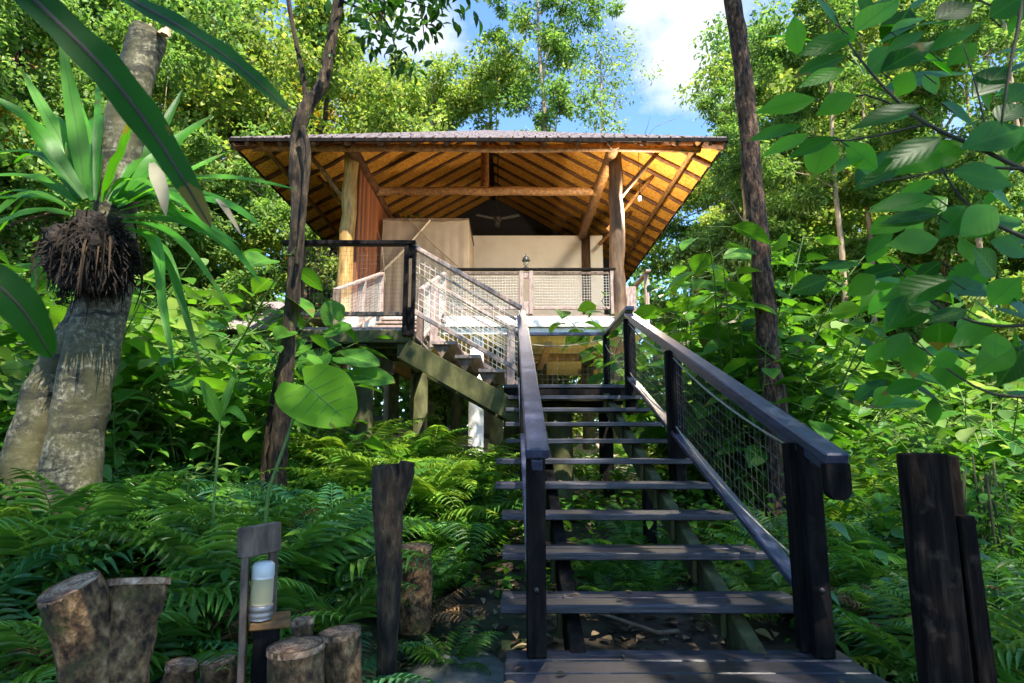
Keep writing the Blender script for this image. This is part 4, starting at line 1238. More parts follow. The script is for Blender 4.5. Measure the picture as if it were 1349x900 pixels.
# forked dark tree, left of the hut
ft = thing('forked_tree', 'dark twisted forked tree standing in front of the left end of the hut roof', 'tree', at(364, 650, 5.2))
mb = MB()
px_tube(mb, [(358, 690, 17.2), (366, 600, 13.3), (376, 500, 10.5), (383, 420, 10.1), (389, 340, 9.8), (391, 260, 9.8), (391, 200, 10.1), (400, 150, 10.5), (424, 112, 9.0), (436, 60, 7.4), (446, 0, 7.0), (455, -90, 6.2), (470, -220, 4.7)], 5.2, 14, 0.2, 1)
px_tube(mb, [(392, 180, 5.5), (402, 150, 4.3), (401, 110, 3.5), (392, 65, 3.1), (380, 0, 3.1), (372, -90, 2.3), (360, -200, 1.6)], 5.2, 8, 0.06, 2)
px_tube(mb, [(398, 165, 3.9), (406, 200, 3.9), (402, 250, 4.3), (398, 300, 3.9), (390, 350, 3.1)], 5.05, 8, 0.08, 3)
px_tube(mb, [(345, 690, 7.8), (352, 600, 7.0), (362, 520, 6.2), (380, 440, 5.5)], 5.3, 8, 0.12, 4)
for (a, b, c_) in (((448, -20), (500, -8), (572, 12)), ((446, 0), (490, 20), (505, 48)), ((478, -10), (515, 40), (521, 92)), ((452, -60), (540, -30), (560, 60))):
    px_tube(mb, [(a[0], a[1], 2.2), (b[0], b[1], 1.5), (c_[0], c_[1], 0.6)], 5.2, 5, 0.05, 5)
mb.build('trunk', M['bark_dark'], ft)
rg = np.random.default_rng(21)
cl = [at(x, y, 5.2 + rg.uniform(-0.3, 0.3)) for (x, y) in ((490, 48), (500, 55), (522, 92), (515, 60), (545, 88), (565, 10), (560, 35), (525, 20), (540, 45), (575, -5), (470, 5), (520, -30), (480, -60), (590, -40), (430, -120), (380, -120), (330, -160), (480, -180), (560, -160), (600, -120), (420, -240), (350, -260), (500, -280))]
V, Fc = leaf_cloud(cl[:10], 150, 0.16, 0.115, rg, T_OVATE, 0.42, 1.0)
V2, F2 = leaf_cloud(cl[10:], 1800, 0.55, 0.13, rg, T_OVATE, 0.42, 0.8)
V, Fc = join([(V, Fc), (V2, F2)])
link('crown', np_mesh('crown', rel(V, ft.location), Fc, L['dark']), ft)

# slim dark tree right of the stairs
st = thing('slim_tree', 'slim dark trunk rising past the right end of the hut roof behind the handrail', 'tree', at(1030, 700, 6.5))
mb = MB()
px_tube(mb, [(1032, 740, 22.1), (1028, 620, 16.1), (1016, 500, 15.2), (1003, 350, 13.8), (990, 210, 12.9), (980, 110, 12.0), (966, 0, 12.0), (955, -120, 10.1), (948, -260, 7.4)], 6.5, 14, 0.16, 6)
for (a, b) in (((955, -120), (1060, -230)), ((952, -170), (850, -270)), ((950, -220), (980, -340))):
    px_tube(mb, [(a[0], a[1], 5), ((a[0] + b[0]) / 2, (a[1] + b[1]) / 2 - 10, 3), (b[0], b[1], 1)], 6.5, 6, 0.05, 7)
mb.build('trunk', M['bark_brown'], st)
cl = [at(x, y, 6.5 + rg.uniform(-1, 1)) for (x, y) in ((1060, -230), (1010, -210), (850, -270), (890, -240), (980, -340), (940, -300), (1000, -270))]
V, Fc = leaf_cloud(cl, 2600, 0.8, 0.14, rg)
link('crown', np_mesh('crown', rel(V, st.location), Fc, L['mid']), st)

# stout pale ringed trunk on the left
D1 = 3.6
bt = thing('ringed_tree', 'stout leaning pale trunk with dark rings carrying the nest fern', 'tree', at(90, 700, D1))
mb = MB()
px_tube(mb, [(86, 760, 45), (92, 660, 40), (104, 560, 37), (124, 460, 34), (139, 390, 31), (148, 330, 28), (154, 260, 26), (160, 190, 26), (176, 110, 25), (190, 60, 24), (198, 42, 22)], D1, 20, 0.09, 8)
px_tube(mb, [(5, 760, 38, 3.65), (20, 680, 34, 3.65), (38, 600, 31, 3.65), (60, 520, 27, 3.66), (92, 450, 22, 3.7), (122, 390, 16, 3.7)], D1, 16, 0.1, 9)
mb.build('trunk', M['bark_ring'], bt)
mb = MB()
rgb = random.Random(4)
for k in range(9):
    x = 198 + rgb.uniform(-20, 24)
    p = at(x, 46, D1 + rgb.uniform(-0.08, 0.08)); q = p + Vector((rgb.uniform(-0.03, 0.05), 0, rgb.uniform(0.03, 0.09)))
    mb.tube([p, q], [0.03, 0.008], 5)
mb.build('broken_top', M['bark_tan'], bt)

# bird's nest fern perched on it
NC_ = at(124, 318, D1 - 0.22)
nf = thing('nest_fern', 'large strap leaved nest fern perched on the ringed trunk', 'fern', NC_)
rgf = np.random.default_rng(31)
mb = MB()
n1, n2 = 48, 34
vs = []
for j in range(n2 + 1):
    a = math.pi * j / n2
    for i in range(n1):
        b = 2 * math.pi * i / n1
        dv_ = Vector((math.sin(a) * math.cos(b), math.sin(a) * math.sin(b), math.cos(a))); rr = 1 + 0.45 * mnoise.noise(dv_ * 1.9) + 0.25 * mnoise.noise(dv_ * 5) + 0.12 * mnoise.noise(dv_ * 13)
        vs.append(NC_ + 0.84 * Vector(((0.235 - 0.05 * math.cos(a + 0.3)) * math.sin(a) * math.cos(b) * rr * (1.0 if math.cos(a) > 0 else 0.92), 0.22 * math.sin(a) * math.sin(b) * rr, 0.20 * math.cos(a) * rr - 0.02 - 0.12 * (1 - math.cos(a)) * 0.5)))
mb.add(vs, [(j * n1 + i, j * n1 + (i + 1) % n1, (j + 1) * n1 + (i + 1) % n1, (j + 1) * n1 + i) for j in range(n2) for i in range(n1)], True)
for k in range(1500):
    d = Vector(rgf.normal(size=3)).normalized()
    p = NC_ + Vector((d.x * 0.2, d.y * 0.19, d.z * 0.18 - 0.07)) * rgf.uniform(0.8, 1.1)
    q = p + (d + Vector(rgf.normal(0, 0.5, 3))) * rgf.uniform(0.01, 0.06) + Vector((0, 0, -abs(rgf.normal(0.03, 0.06))))
    mb.tube([p, p.lerp(q, 0.5) + Vector(rgf.normal(0, 0.012, 3)), q], [0.007, 0.005, 0.0015], 3, False)
mb.build('rootball', M['rootball'], nf)


def strap(points, wid, fold=0.35, normal=None, prof=None):
    """long leaf along a 3D polyline (Catmull-Rom), half-width wid (m) -> V,F"""
    P = [Vector(p) for p in points]
    out = []
    for i in range(len(P) - 1):
        p0, p1, p2, p3 = P[max(i - 1, 0)], P[i], P[i + 1], P[min(i + 2, len(P) - 1)]
        for k in range(6):
            t = k / 6
            out.append(0.5 * ((2 * p1) + (p2 - p0) * t + (2 * p0 - 5 * p1 + 4 * p2 - p3) * t * t + (3 * p1 - p0 - 3 * p2 + p3) * t ** 3))
    out.append(P[-1])
    n = len(out); V = []; Fc = []
    nr = Vector(normal) if normal is not None else Vector((0, -0.7, 0.7))
    for i, p in enumerate(out):
        t = i / (n - 1)
        d = (out[min(i + 1, n - 1)] - out[max(i - 1, 0)]).normalized()
        s = d.cross(nr).normalized(); u = s.cross(d)
        w_ = wid * (prof(t) if prof else (min(1, 0.25 + t * 2.2) * max(0.02, 1 - t ** 4) * (1 - 0.3 * t)))
        rip = 0.10 * w_ * math.sin(i * 1.3)
        V += [(*(p - s * w_ + u * (w_ * fold + rip)), t, -0.5), (*p, t, 0.0), (*(p + s * w_ + u * (w_ * fold - rip)), t, 0.5)]
    for i in range(n - 1):
        a = 3 * i
        Fc += [(a, a + 1, a + 4, a + 3), (a + 1, a + 2, a + 5, a + 4)]
    return np.array([tuple(v) for v in V]), np.array(Fc)


straps = [  # (via px...), half width px, depth at tip
    ([(112, 262), (60, 190), (25, 150), (-30, 118)], 17, 3.1),
    ([(116, 262), (80, 185), (55, 140), (28, 92)], 12, 3.5),
    ([(112, 262), (104, 190), (92, 120), (78, 40)], 14, 3.3),
    ([(120, 262), (118, 200), (105, 150), (95, 100)], 11, 3.9),
    ([(136, 266), (150, 225), (165, 190), (172, 150)], 15, 2.9),
    ([(146, 268), (180, 225), (205, 190), (240, 118)], 15, 3.9),
    ([(150, 270), (200, 220), (235, 185), (280, 152)], 15, 3.7),
    ([(158, 272), (230, 240), (310, 236), (392, 250)], 13, 3.5),
    ([(158, 278), (235, 262), (300, 270), (345, 300)], 12, 3.1),
    ([(160, 285), (240, 285), (300, 320), (345, 375)], 9, 3.0),
    ([(160, 290), (220, 290), (270, 305), (308, 335)], 10, 3.3),
    ([(160, 292), (210, 300), (250, 330), (300, 400)], 8, 2.9),
    ([(165, 300), (205, 320), (215, 400), (230, 485)], 10, 3.0),
    ([(168, 300), (215, 330), (240, 400), (266, 488)], 8, 3.1),
    ([(100, 275), (50, 262), (0, 262), (-70, 275)], 13, 3.2),
    ([(100, 285), (55, 278), (10, 290), (-60, 320)], 12, 3.0),
    ([(100, 268), (60, 240), (20, 232), (-60, 235)], 12, 3.6),
    ([(105, 262), (70, 215), (35, 200), (-40, 205)], 10, 3.9),
    ([(140, 264), (160, 240), (190, 240), (240, 270)], 12, 3.0),
    ([(150, 266), (190, 250), (240, 230), (300, 200)], 11, 4.1),
    ([(125, 262), (125, 215), (130, 160), (128, 105)], 10, 4.2),
    ([(98, 290), (70, 310), (50, 350), (40, 400)], 8, 3.4),
    ([(150, 268), (190, 262), (240, 262), (290, 262)], 10, 3.9),
]
for k in range(16):
    a_ = rgf.uniform(-0.5, 3.7); L_ = rgf.uniform(110, 230); w_ = rgf.uniform(6, 11)
    x_, y_ = math.cos(a_), math.sin(a_)
    straps.append(([(124 + 32 * x_, 272 - 8 * y_), (124 + (30 + L_ * 0.4) * x_, 262 - L_ * 0.42 * max(y_, 0.12)), (124 + (30 + L_ * 0.75) * x_, 262 - L_ * 0.55 * y_ + 6), (124 + (30 + L_) * x_, 262 - L_ * 0.55 * y_ + L_ * rgf.uniform(0.05, 0.4))], w_, rgf.uniform(2.9, 4.2)))
parts = []
for pts, wpx, dt in straps:
    n = len(pts)
    P = [at(q[0], q[1], D1 - 0.22 + (dt - (D1 - 0.22)) * (i / (n - 1)) + (0.0 if i else rgf.uniform(-0.08, 0.08))) for i, q in enumerate(pts)]
    parts.append(strap(P, wpx * dt / F, 0.3, (rgf.uniform(-0.3, 0.3), -0.6, 0.7)))
V, Fc = join(parts)
link('leaves', np_mesh('leaves', rel(V, nf.location), Fc, L['nest']), nf)
dp = []
for k in range(22):
    a_ = rgf.uniform(0, 6.28); r_ = 0.17
    p0 = NC_ + Vector((r_ * math.cos(a_), r_ * 0.8 * math.sin(a_), rgf.uniform(-0.12, 0.12)))
    o_ = Vector((math.cos(a_), math.sin(a_), 0)); ln_d = rgf.uniform(0.12, 0.42)
    dp.append(strap([p0, p0 + o_ * 0.07 + Vector((0, 0, 0.0)), p0 + o_ * 0.10 - Vector((0, 0, ln_d * 0.5)), p0 + o_ * (0.09 + rgf.uniform(-0.03, 0.03)) - Vector((0, 0, ln_d))], rgf.uniform(0.004, 0.010), 0.5, (rgf.normal(), rgf.normal(), 0.3)))
V, Fc = join(dp)
link('dead_fronds', np_mesh('dead_fronds', rel(V, nf.location), Fc, L['dull']), nf)
V, Fc = join([strap([at(200, 215, 3.0), at(208, 235, 2.95), at(216, 260, 2.93), at(219, 285, 2.95)], 0.042, 0.5), strap([at(285, 262, 3.2), at(300, 280, 3.15), at(318, 310, 3.1)], 0.02, 0.5)])
link('dry_leaf', np_mesh('dry_leaf', rel(V, nf.location), Fc, L['pale']), nf)

# ------------------------------------------------------------------ big leaves close to the lens, top left
pl = thing('overhanging_plant', 'huge dark strap leaves hanging across the top left corner', 'plant', (-2.1, 0.7, -1.25))
wprof = lambda t: max(0.03, math.sin(math.pi * min(1, t * 0.9 + 0.1)) ** 0.6)
parts = []
parts.append(strap([at(-60, -110, 1.0), at(40, -5, 1.0), at(140, 95, 1.02), at(215, 195, 1.05), at(278, 300, 1.1)], 0.038, 0.16, (0.25, -0.75, 0.55), wprof))
parts.append(strap([at(30, -110, 1.15), at(130, -25, 1.12), at(235, 35, 1.08), at(315, 88, 1.05), at(385, 150, 1.03)], 0.029, 0.18, (-0.1, -0.65, 0.75), wprof))
parts.append(strap([at(-90, 330, 0.85), at(-10, 372, 0.87), at(35, 415, 0.9), at(68, 472, 0.94)], 0.030, 0.2, (0.3, -0.8, 0.5), wprof))
V, Fc = join(parts)
link('leaves', np_mesh('leaves', rel(V, pl.location), Fc, L['blade']), pl)
mb = MB()
for q in ([(-60, -110, 5, 1.0), (40, -5, 4.5, 1.0), (140, 95, 4, 1.02), (215, 195, 3, 1.05), (278, 300, 0.8, 1.1)], [(30, -110, 4, 1.15), (130, -25, 3.6, 1.12), (235, 35, 3, 1.08), (315, 88, 2, 1.05), (385, 150, 0.6, 1.03)], [(-90, 330, 3, 0.85), (-10, 372, 3, 0.87), (35, 415, 2, 0.9), (68, 472, 0.6, 0.94)]):
    px_tube(mb, q, 1.0, 6, 0.0)
for (a, b) in ((at(-60, -110, 1.0), 0), (at(30, -110, 1.15), 1), (at(-90, 330, 0.85), 2)):
    base = Vector((-2.1 + 0.05 * b, 0.7, -1.25))
    mb.tube([base, base.lerp(a, 0.35) + Vector((-0.22, -0.05, 0.3)), base.lerp(a, 0.72) + Vector((-0.14, -0.03, 0.26)), a], [0.016, 0.013, 0.010, 0.005], 8)
mb.build('stalks', M['twig'], pl)

# ------------------------------------------------------------------ broad leaves close to the lens, top right
sp = thing('broadleaf_sapling', 'dark broad leaved sapling reaching in from the right edge above the stairs', 'sapling', (2.6, 1.7, -1.25))
rg = np.random.default_rng(77)
BL = []   # base px, tip px, halfwidth px
def q4(l):
    for (x0, y0, x1, y1, w_) in l:
        BL.append((840 + x0 / 2.65, y0 / 2.65, 840 + x1 / 2.65, y1 / 2.65, w_ / 2.65))
q4([(690, 85, 620, -30, 62), (760, 112, 920, -20, 60), (885, 112, 1014, 45, 30), (1040, 68, 1185, 0, 55), (1020, 182, 1214, 62, 42), (745, 130, 555, 188, 44), (725, 195, 540, 262, 42), (720, 240, 560, 300, 30),
    (850, 250, 1045, 130, 52), (800, 260, 900, 150, 45), (620, 345, 408, 386, 44), (760, 330, 620, 400, 45), (985, 368, 745, 440, 42), (572, 440, 375, 486, 34), (600, 470, 430, 540, 35), (665, 490, 610, 622, 55),
    (690, 480, 520, 545, 36), (1170, 340, 1300, 215, 52), (1060, 360, 1200, 440, 50), (1060, 480, 820, 600, 48), (1150, 500, 900, 600, 60), (1130, 520, 1380, 430, 60), (920, 590, 755, 655, 32), (1050, 630, 890, 690, 36),
    (1040, 690, 805, 730, 42), (1060, 735, 840, 785, 35), (1100, 600, 1330, 640, 55), (1140, 720, 1060, 830, 45), (1200, 640, 1330, 730, 50), (1290, 360, 1400, 280, 40), (1230, 60, 1350, -20, 50), (1180, 150, 1080, 230, 45),
    (1000, 260, 1050, 330, 45), (960, 250, 900, 340, 45), (1250, 430, 1350, 350, 46), (1000, 110, 860, 180, 40), (740, 90, 700, 170, 40), (1080, 690, 960, 760, 40), (1240, 760, 1120, 830, 50)])
def q5(l):
    for (x0, y0, x1, y1, w_) in l:
        BL.append((840 + x0 / 2.65, 250 + y0 / 2.65, 840 + x1 / 2.65, 250 + y1 / 2.65, w_ / 2.65))
q5([(778, 262, 610, 268, 36), (940, 265, 745, 310, 36), (830, 300, 730, 370, 38), (665, 310, 530, 360, 34), (1050, 175, 872, 190, 46), (1040, 85, 840, 110, 40), (1000, 30, 808, 55, 38), (1100, 320, 845, 380, 55),
    (1010, 340, 1300, 345, 52), (1060, 250, 960, 320, 28), (935, 370, 870, 490, 34), (1016, 410, 890, 480, 38), (942, 500, 860, 600, 34), (960, 535, 965, 660, 40), (1055, 455, 1055, 565, 56), (1120, 580, 1020, 610, 38),
    (1090, 600, 1085, 700, 55), (1000, 670, 845, 710, 34), (1240, 470, 1090, 545, 40), (1310, 545, 1180, 640, 48), (1230, 180, 1380, 230, 60), (1250, 300, 1180, 200, 50), (1230, 400, 1340, 300, 50), (1250, 500, 1250, 590, 42),
    (1340, 560, 1260, 690, 45), (1130, 170, 1175, 260, 30), (1250, 60, 1130, 160, 55), (1330, 100, 1200, 130, 50), (1300, 400, 1400, 450, 50), (1150, 420, 1010, 460, 30)])
bases, dirs, nors, lens, wids = [], [], [], [], []
for (x0, y0, x1, y1, w_) in BL:
    d = 1.55 + 0.5 * rg.random() - 0.25 * ((x0 - 900) / 450)
    p = at(x0, y0, d); q = at(x1, y1, d + rg.uniform(-0.05, 0.05))
    bases.append(tuple(p)); dirs.append(tuple(q - p)); lens.append((q - p).length)
    n_ = Vector((rg.normal(0, 0.25), -0.85, 0.45 + rg.normal(0, 0.2)))
    nors.append(tuple(n_)); wids.append(2.2 * w_ * d / F)
for k in range(120):    # more leaves deeper in and beyond the frame
    yy = rg.uniform(-150, 540); x = rg.uniform(1120 if yy > 60 else 1000, 1480)
    d = rg.uniform(1.9, 2.7)
    a = rg.uniform(0, 6.28); ln = rg.uniform(55, 95)
    p = at(x, yy, d); q = at(x + ln * math.cos(a), yy + 0.6 * ln * math.sin(a), d + rg.uniform(-0.05, 0.05))
    bases.append(tuple(p)); dirs.append(tuple(q - p)); lens.append((q - p).length); nors.append((rg.normal(0, 0.4), -0.5, 0.7)); wids.append((q - p).length * 0.5)
T_BIG = strip_template([0.03, 0.26, 0.43, 0.5, 0.46, 0.33, 0.14, 0.0], 0.08, 0.07, 0.004)
V, Fc = leaves(T_BIG, bases, dirs, nors, lens, wids)
link('leaves', np_mesh('leaves', rel(V, sp.location), Fc, L['near']), sp)
mb = MB()
hub = [at(1215, 165, 1.75), at(1195, 160, 1.75), at(1320, 215, 1.6), at(1250, 300, 1.7), at(1300, 330, 1.6)]
def tw(*pts): px_tube(mb, pts, 1.7, 6, 0.05)
tw((1400, 250, 4, 1.6), (1300, 200, 3, 1.65), (1215, 160, 2.6, 1.7), (1160, 110, 2, 1.75), (1120, 60, 1.4, 1.8), (1100, 20, 0.8, 1.85))
tw((1215, 160, 2, 1.7), (1140, 125, 1.4, 1.7), (1070, 145, 0.8, 1.7)); tw((1215, 165, 2, 1.7), (1120, 185, 1.3, 1.7), (1060, 180, 0.8, 1.7))
tw((1345, -40, 3, 1.6), (1344, 20, 2.8, 1.6), (1330, 90, 2.2, 1.62), (1318, 170, 1.6, 1.65)); tw((1344, 20, 2, 1.6), (1300, 5, 1.5, 1.65), (1250, -20, 1, 1.7))
tw((1300, 175, 1.6, 1.65), (1285, 110, 1.2, 1.65), (1268, 55, 0.8, 1.65)); tw((1400, 225, 3, 1.6), (1330, 222, 2.2, 1.6), (1270, 222, 1.6, 1.6), (1160, 240, 0.8, 1.6))
tw((1400, 330, 3.5, 1.5), (1320, 300, 2.8, 1.55), (1265, 260, 2, 1.6), (1240, 220, 1.2, 1.62)); tw((1400, 420, 3, 1.5), (1310, 430, 2.2, 1.55), (1230, 400, 1.4, 1.6), (1170, 340, 0.9, 1.6))
tw((1400, 520, 3, 1.5), (1310, 520, 2, 1.55), (1240, 480, 1.2, 1.6), (1200, 440, 0.7, 1.6))
tr_ = [at(1400, 250, 1.6), at(1400, 330, 1.5), at(1400, 420, 1.5), at(1400, 520, 1.5), at(1345, -40, 1.6), at(1400, 225, 1.6)]
b0 = Vector((2.6, 1.7, -1.3))
mb.tube([b0, Vector((2.3, 1.65, -0.3)), Vector((1.75, 1.6, 0.9)), Vector((1.6, 1.6, 1.6))], [0.04, 0.034, 0.026, 0.012], 8)
for q in tr_:
    k = min(1.45, max(-0.4, q.z - 0.25)); base = Vector((2.3, 1.65, -0.3)).lerp(Vector((1.7, 1.6, 1.1)), (k + 0.3) / 1.4)
    mb.tube([base, base.lerp(q, 0.5) + Vector((0.02, 0, 0.04)), q], [0.014, 0.01, 0.007], 6)
for (x0, y0, x1, y1, w_) in BL[::2]:
    p = at(x0, y0, 1.72); mb.tube([p, p + Vector((0.05, 0.02, -0.02))], 0.002, 4, False)
mb.build('twigs', M['twig'], sp)

# ------------------------------------------------------------------ ferns
def fern_proto(seed, nf_, Lf, mat, fine=False, up=(0.75, 1.25)):
    rg = np.random.default_rng(seed)
    parts = []
    for k in range(nf_):
        az = 2 * math.pi * k / nf_ + rg.uniform(-0.35, 0.35)
        el = rg.uniform(*up); Lk = Lf * rg.uniform(0.7, 1.1)
        ns = 14
        p = np.array([0.03 * math.cos(az), 0.03 * math.sin(az), 0.0]); pts = [p]; e = el
        for i in range(ns):
            e -= rg.uniform(0.6, 1.0) * 1.9 / ns * (0.35 + i / ns)
            dv = np.array([math.cos(az) * math.cos(e), math.sin(az) * math.cos(e), math.sin(e)])
            p = p + dv * Lk / ns; pts.append(p)
        pts = np.array(pts)
        npin = 27 if fine else 19
        tt = np.linspace(0.14, 0.985, npin)
        idx = tt * ns; i0 = np.minimum(idx.astype(int), ns - 1); fr = (idx - i0)[:, None]
        P = pts[i0] * (1 - fr) + pts[i0 + 1] * fr
        T = unit(pts[i0 + 1] - pts[i0])
        side = np.array([-math.sin(az), math.cos(az), 0.0])
        up_ = unit(np.cross(T, np.broadcast_to(side, T.shape)) * -1.0)
        up_ = np.where(up_[:, 2:3] < 0, -up_, up_)
        prof = np.minimum(1, (tt - 0.06) / 0.22) * (1 - 0.93 * np.clip((tt - 0.3) / 0.7, 0, 1) ** 1.35)
        pl_ = Lk * (0.22 if fine else 0.25) * prof + 0.008
        for sg in (-1, 1):
            d = unit(T * 0.38 + sg * side + up_ * 0.12 + rg.normal(0, 0.07, T.shape))
            parts.append(leaves(T_PINNA, P, d, up_ + rg.normal(0, 0.1, up_.shape), pl_, pl_ * (0.17 if fine else 0.14) + 0.004))
        # rachis as a thin folded strip
        rV = []; rF = []
        for i in range(ns + 1):
            w_ = 0.006 * (1 - 0.8 * i / ns)
            rV += [pts[i] - side * w_, pts[i] + np.array([0, 0, -w_]), pts[i] + side * w_]
        for i in range(ns):
            a = 3 * i; rF += [(a, a + 1, a + 4, a + 3), (a + 1, a + 2, a + 5, a + 4)]
        parts.append((np.array(rV), np.array(rF)))
    V, Fc = join(parts)
    return np_mesh('fern_fronds', V, Fc, mat)


FERNS = [fern_proto(100 + i, n_, l_, L['fern'], f_, u_) for i, (n_, l_, f_, u_) in enumerate(((9, 1.0, False, (0.7, 1.25)), (10, 0.95, True, (0.6, 1.25)), (8, 1.15, False, (0.8, 1.35)), (11, 0.85, True, (0.5, 1.2)), (9, 1.05, False, (0.75, 1.35))))]


def put_fern(k, x, y, s, matk, label, group=None, rz=None, dz=0.0):
    o = link('fern', FERNS[k], None, (x, y, gz(x, y) + dz), (random.uniform(-0.12, 0.12), random.uniform(-0.12, 0.12), random.uniform(0, 6.28) if rz is None else rz), (s, s, s * random.uniform(0.85, 1.1)))
    o.material_slots[0].link = 'OBJECT'; o.material_slots[0].material = L[matk]
    return tag(o, label, 'fern', group)


# the ferns one can point to
put_fern(0, -1.55, 2.9, 0.85, 'fern', 'dark glossy fern spreading behind the cut logs', None)
put_fern(2, -0.85, 2.75, 0.62, 'fern_blue', 'blue green fern arching beside the path lamp', None)
put_fern(0, -0.62, 2.6, 0.45, 'fern', 'small fern at the foot of the tall forked stump', None)
put_fern(2, -2.35, 3.3, 0.9, 'fern', 'fern in front of the base of the ringed trunk', None)
put_fern(1, -2.15, 2.5, 0.75, 'fern', 'fern at the left edge behind the pair of logs', None)
put_fern(2, 1.95, 3.1, 0.75, 'fern', 'arching fern beside the right foot of the stairs', None)
put_fern(4, 2.6, 3.4, 0.9, 'fern', 'fern behind the dark leaning post on the right', None)
put_fern(0, -0.35, 3.5, 0.42, 'fern', 'little fern on the bare ground left of the lower treads', None)

rf = random.Random(19)
for (k, x, y, s_, m_) in ((0, -1.25, 2.75, 0.8, 'fern'), (2, -1.9, 2.75, 0.9, 'fern'), (0, -2.5, 2.9, 0.95, 'fern_blue'), (2, -1.35, 3.25, 1.0, 'fern'), (4, -2.75, 3.2, 0.95, 'fern_lit'), (2, -0.95, 3.15, 0.8, 'fern'), (0, -1.1, 3.7, 0.85, 'fern_blue'), (2, -1.75, 3.7, 0.95, 'fern')):
    put_fern(k, x, y, s_, m_, 'large arching fern in the bank behind the cut logs and the path lamp', 'ferns behind the cut logs')
zones = [
    # x0,x1,y0,y1,n,size,mats,label,group
    (-3.6, -0.75, 3.3, 5.6, 30, (0.6, 0.95), ('fern', 'fern', 'fern_blue'), 'dark fern in the shaded bank left of the long flight', 'ferns on the shaded left bank'),
    (-7.5, -3.2, 3.6, 8.5, 34, (0.7, 1.1), ('fern', 'fern', 'fern_lit'), 'fern in the thicket behind the ringed trunk', 'ferns behind the ringed trunk'),
    (-3.2, -0.3, 5.6, 9.0, 42, (0.65, 1.0), ('fern', 'fern_lit', 'fern_lit'), 'light green fern below the upper landing', 'ferns below the upper landing'),
    (-3.5, 1.6, 8.8, 11.4, 24, (0.6, 0.95), ('fern_lit', 'fern_lit', 'fern'), 'sunny fern on the slope under the hut', 'ferns on the slope under the hut'),
    (0.1, 1.3, 4.2, 8.2, 12, (0.4, 0.6), ('fern',), 'fern growing underneath the open treads', 'ferns underneath the treads'),
    (1.75, 5.2, 2.7, 6.5, 46, (0.55, 0.95), ('fern', 'fern_lit', 'fern'), 'fern on the flat ground right of the long flight', 'ferns right of the long flight'),
    (1.9, 8.5, 6.5, 12.0, 44, (0.75, 1.15), ('fern_lit', 'fern_lit', 'fern'), 'light fern among shrubs behind the slim dark trunk', 'ferns behind the slim dark trunk'),
]
for (x0, x1, y0, y1, n, sz, ms, lab, grp) in zones:
    for k in range(n):
        x = rf.uniform(x0, x1); y = rf.uniform(y0, y1)
        if -0.35 < x < 1.7 and y < 3.9: continue
        put_fern(rf.randrange(5), x, y, rf.uniform(*sz), rf.choice(ms), lab, grp)

# ------------------------------------------------------------------ shrubs with large leaves
def shrub_proto(seed, h, nst, leaf, per, tmpl=T_ROUND, wide=0.62, spread=0.55, curl=0.08):
    rg = np.random.default_rng(seed); mb = MB()
    B, Dv, Nn, Ln = [], [], [], []
    for k in range(nst):
        az = 2 * math.pi * k / nst + rg.uniform(-0.5, 0.5); hh = h * rg.uniform(0.6, 1.08)
        d = np.array([math.cos(az) * spread * rg.uniform(0.3, 1.1), math.sin(az) * spread * rg.uniform(0.3, 1.1), 1.0])
        pts = [np.array([0.05 * math.cos(az), 0.05 * math.sin(az), -0.1])]
        for i in range(6):
            d = d + np.array([math.cos(az) * curl, math.sin(az) * curl, -0.03]) + rg.normal(0, 0.08, 3)
            pts.append(pts[-1] + unit(d) * hh / 6)
        mb.tube([Vector(p) for p in pts], [0.014 - 0.0018 * i for i in range(7)], 5, False)
        for j in range(per):
            t = 0.25 + 0.75 * (j + rg.random()) / per
            i = min(int(t * 6), 5); p = pts[i] + (pts[i + 1] - pts[i]) * (t * 6 - i)
            a = j * 2.4 + rg.uniform(-0.4, 0.4)
            dv = unit(np.array([math.cos(a), math.sin(a), rg.uniform(-0.2, 0.45)]))
            q = p + dv * leaf * rg.uniform(0.3, 0.9)
            mb.tube([Vector(p), Vector(q)], [0.004, 0.002], 3, False)
            B.append(q); Dv.append(unit(dv + np.array([0, 0, -0.35])))
            Nn.append(unit(rg.normal(0, 0.3, 3) + np.array([0, 0, 1.0]))); Ln.append(leaf * rg.uniform(0.6, 1.25) * (1.15 - 0.5 * abs(t - 0.6)))
    V, Fc = leaves(tmpl, np.array(B), np.array(Dv), np.array(Nn), np.array(Ln), np.array(Ln) * wide)
    return mb_mesh(mb, M['stem']), np_mesh('leaves', V, Fc, L['mid'])


SHR = {'big': shrub_proto(201, 2.0, 9, 0.26, 16), 'big2': shrub_proto(202, 2.2, 10, 0.22, 20), 'upright': shrub_proto(205, 2.2, 13, 0.21, 26, spread=0.24, curl=0.02), 'mid': shrub_proto(203, 1.3, 12, 0.15, 22, T_OVATE, 0.48, 0.8), 'fine': shrub_proto(204, 1.6, 16, 0.11, 30, T_OVATE, 0.42, 0.8)}


def put_shrub(kind, x, y, s, matk, label, group=None, dz=0.0, name='shrub'):
    t = thing(name, label, 'shrub', (x, y, gz(x, y) + dz), group, random.uniform(0, 6.28))
    t.scale = (s, s, s)
    a, b = SHR[kind]
    link('stems', a, t)
    o = link('leaves', b, t)
    o.material_slots[0].link = 'OBJECT'; o.material_slots[0].material = L[matk]
    return t


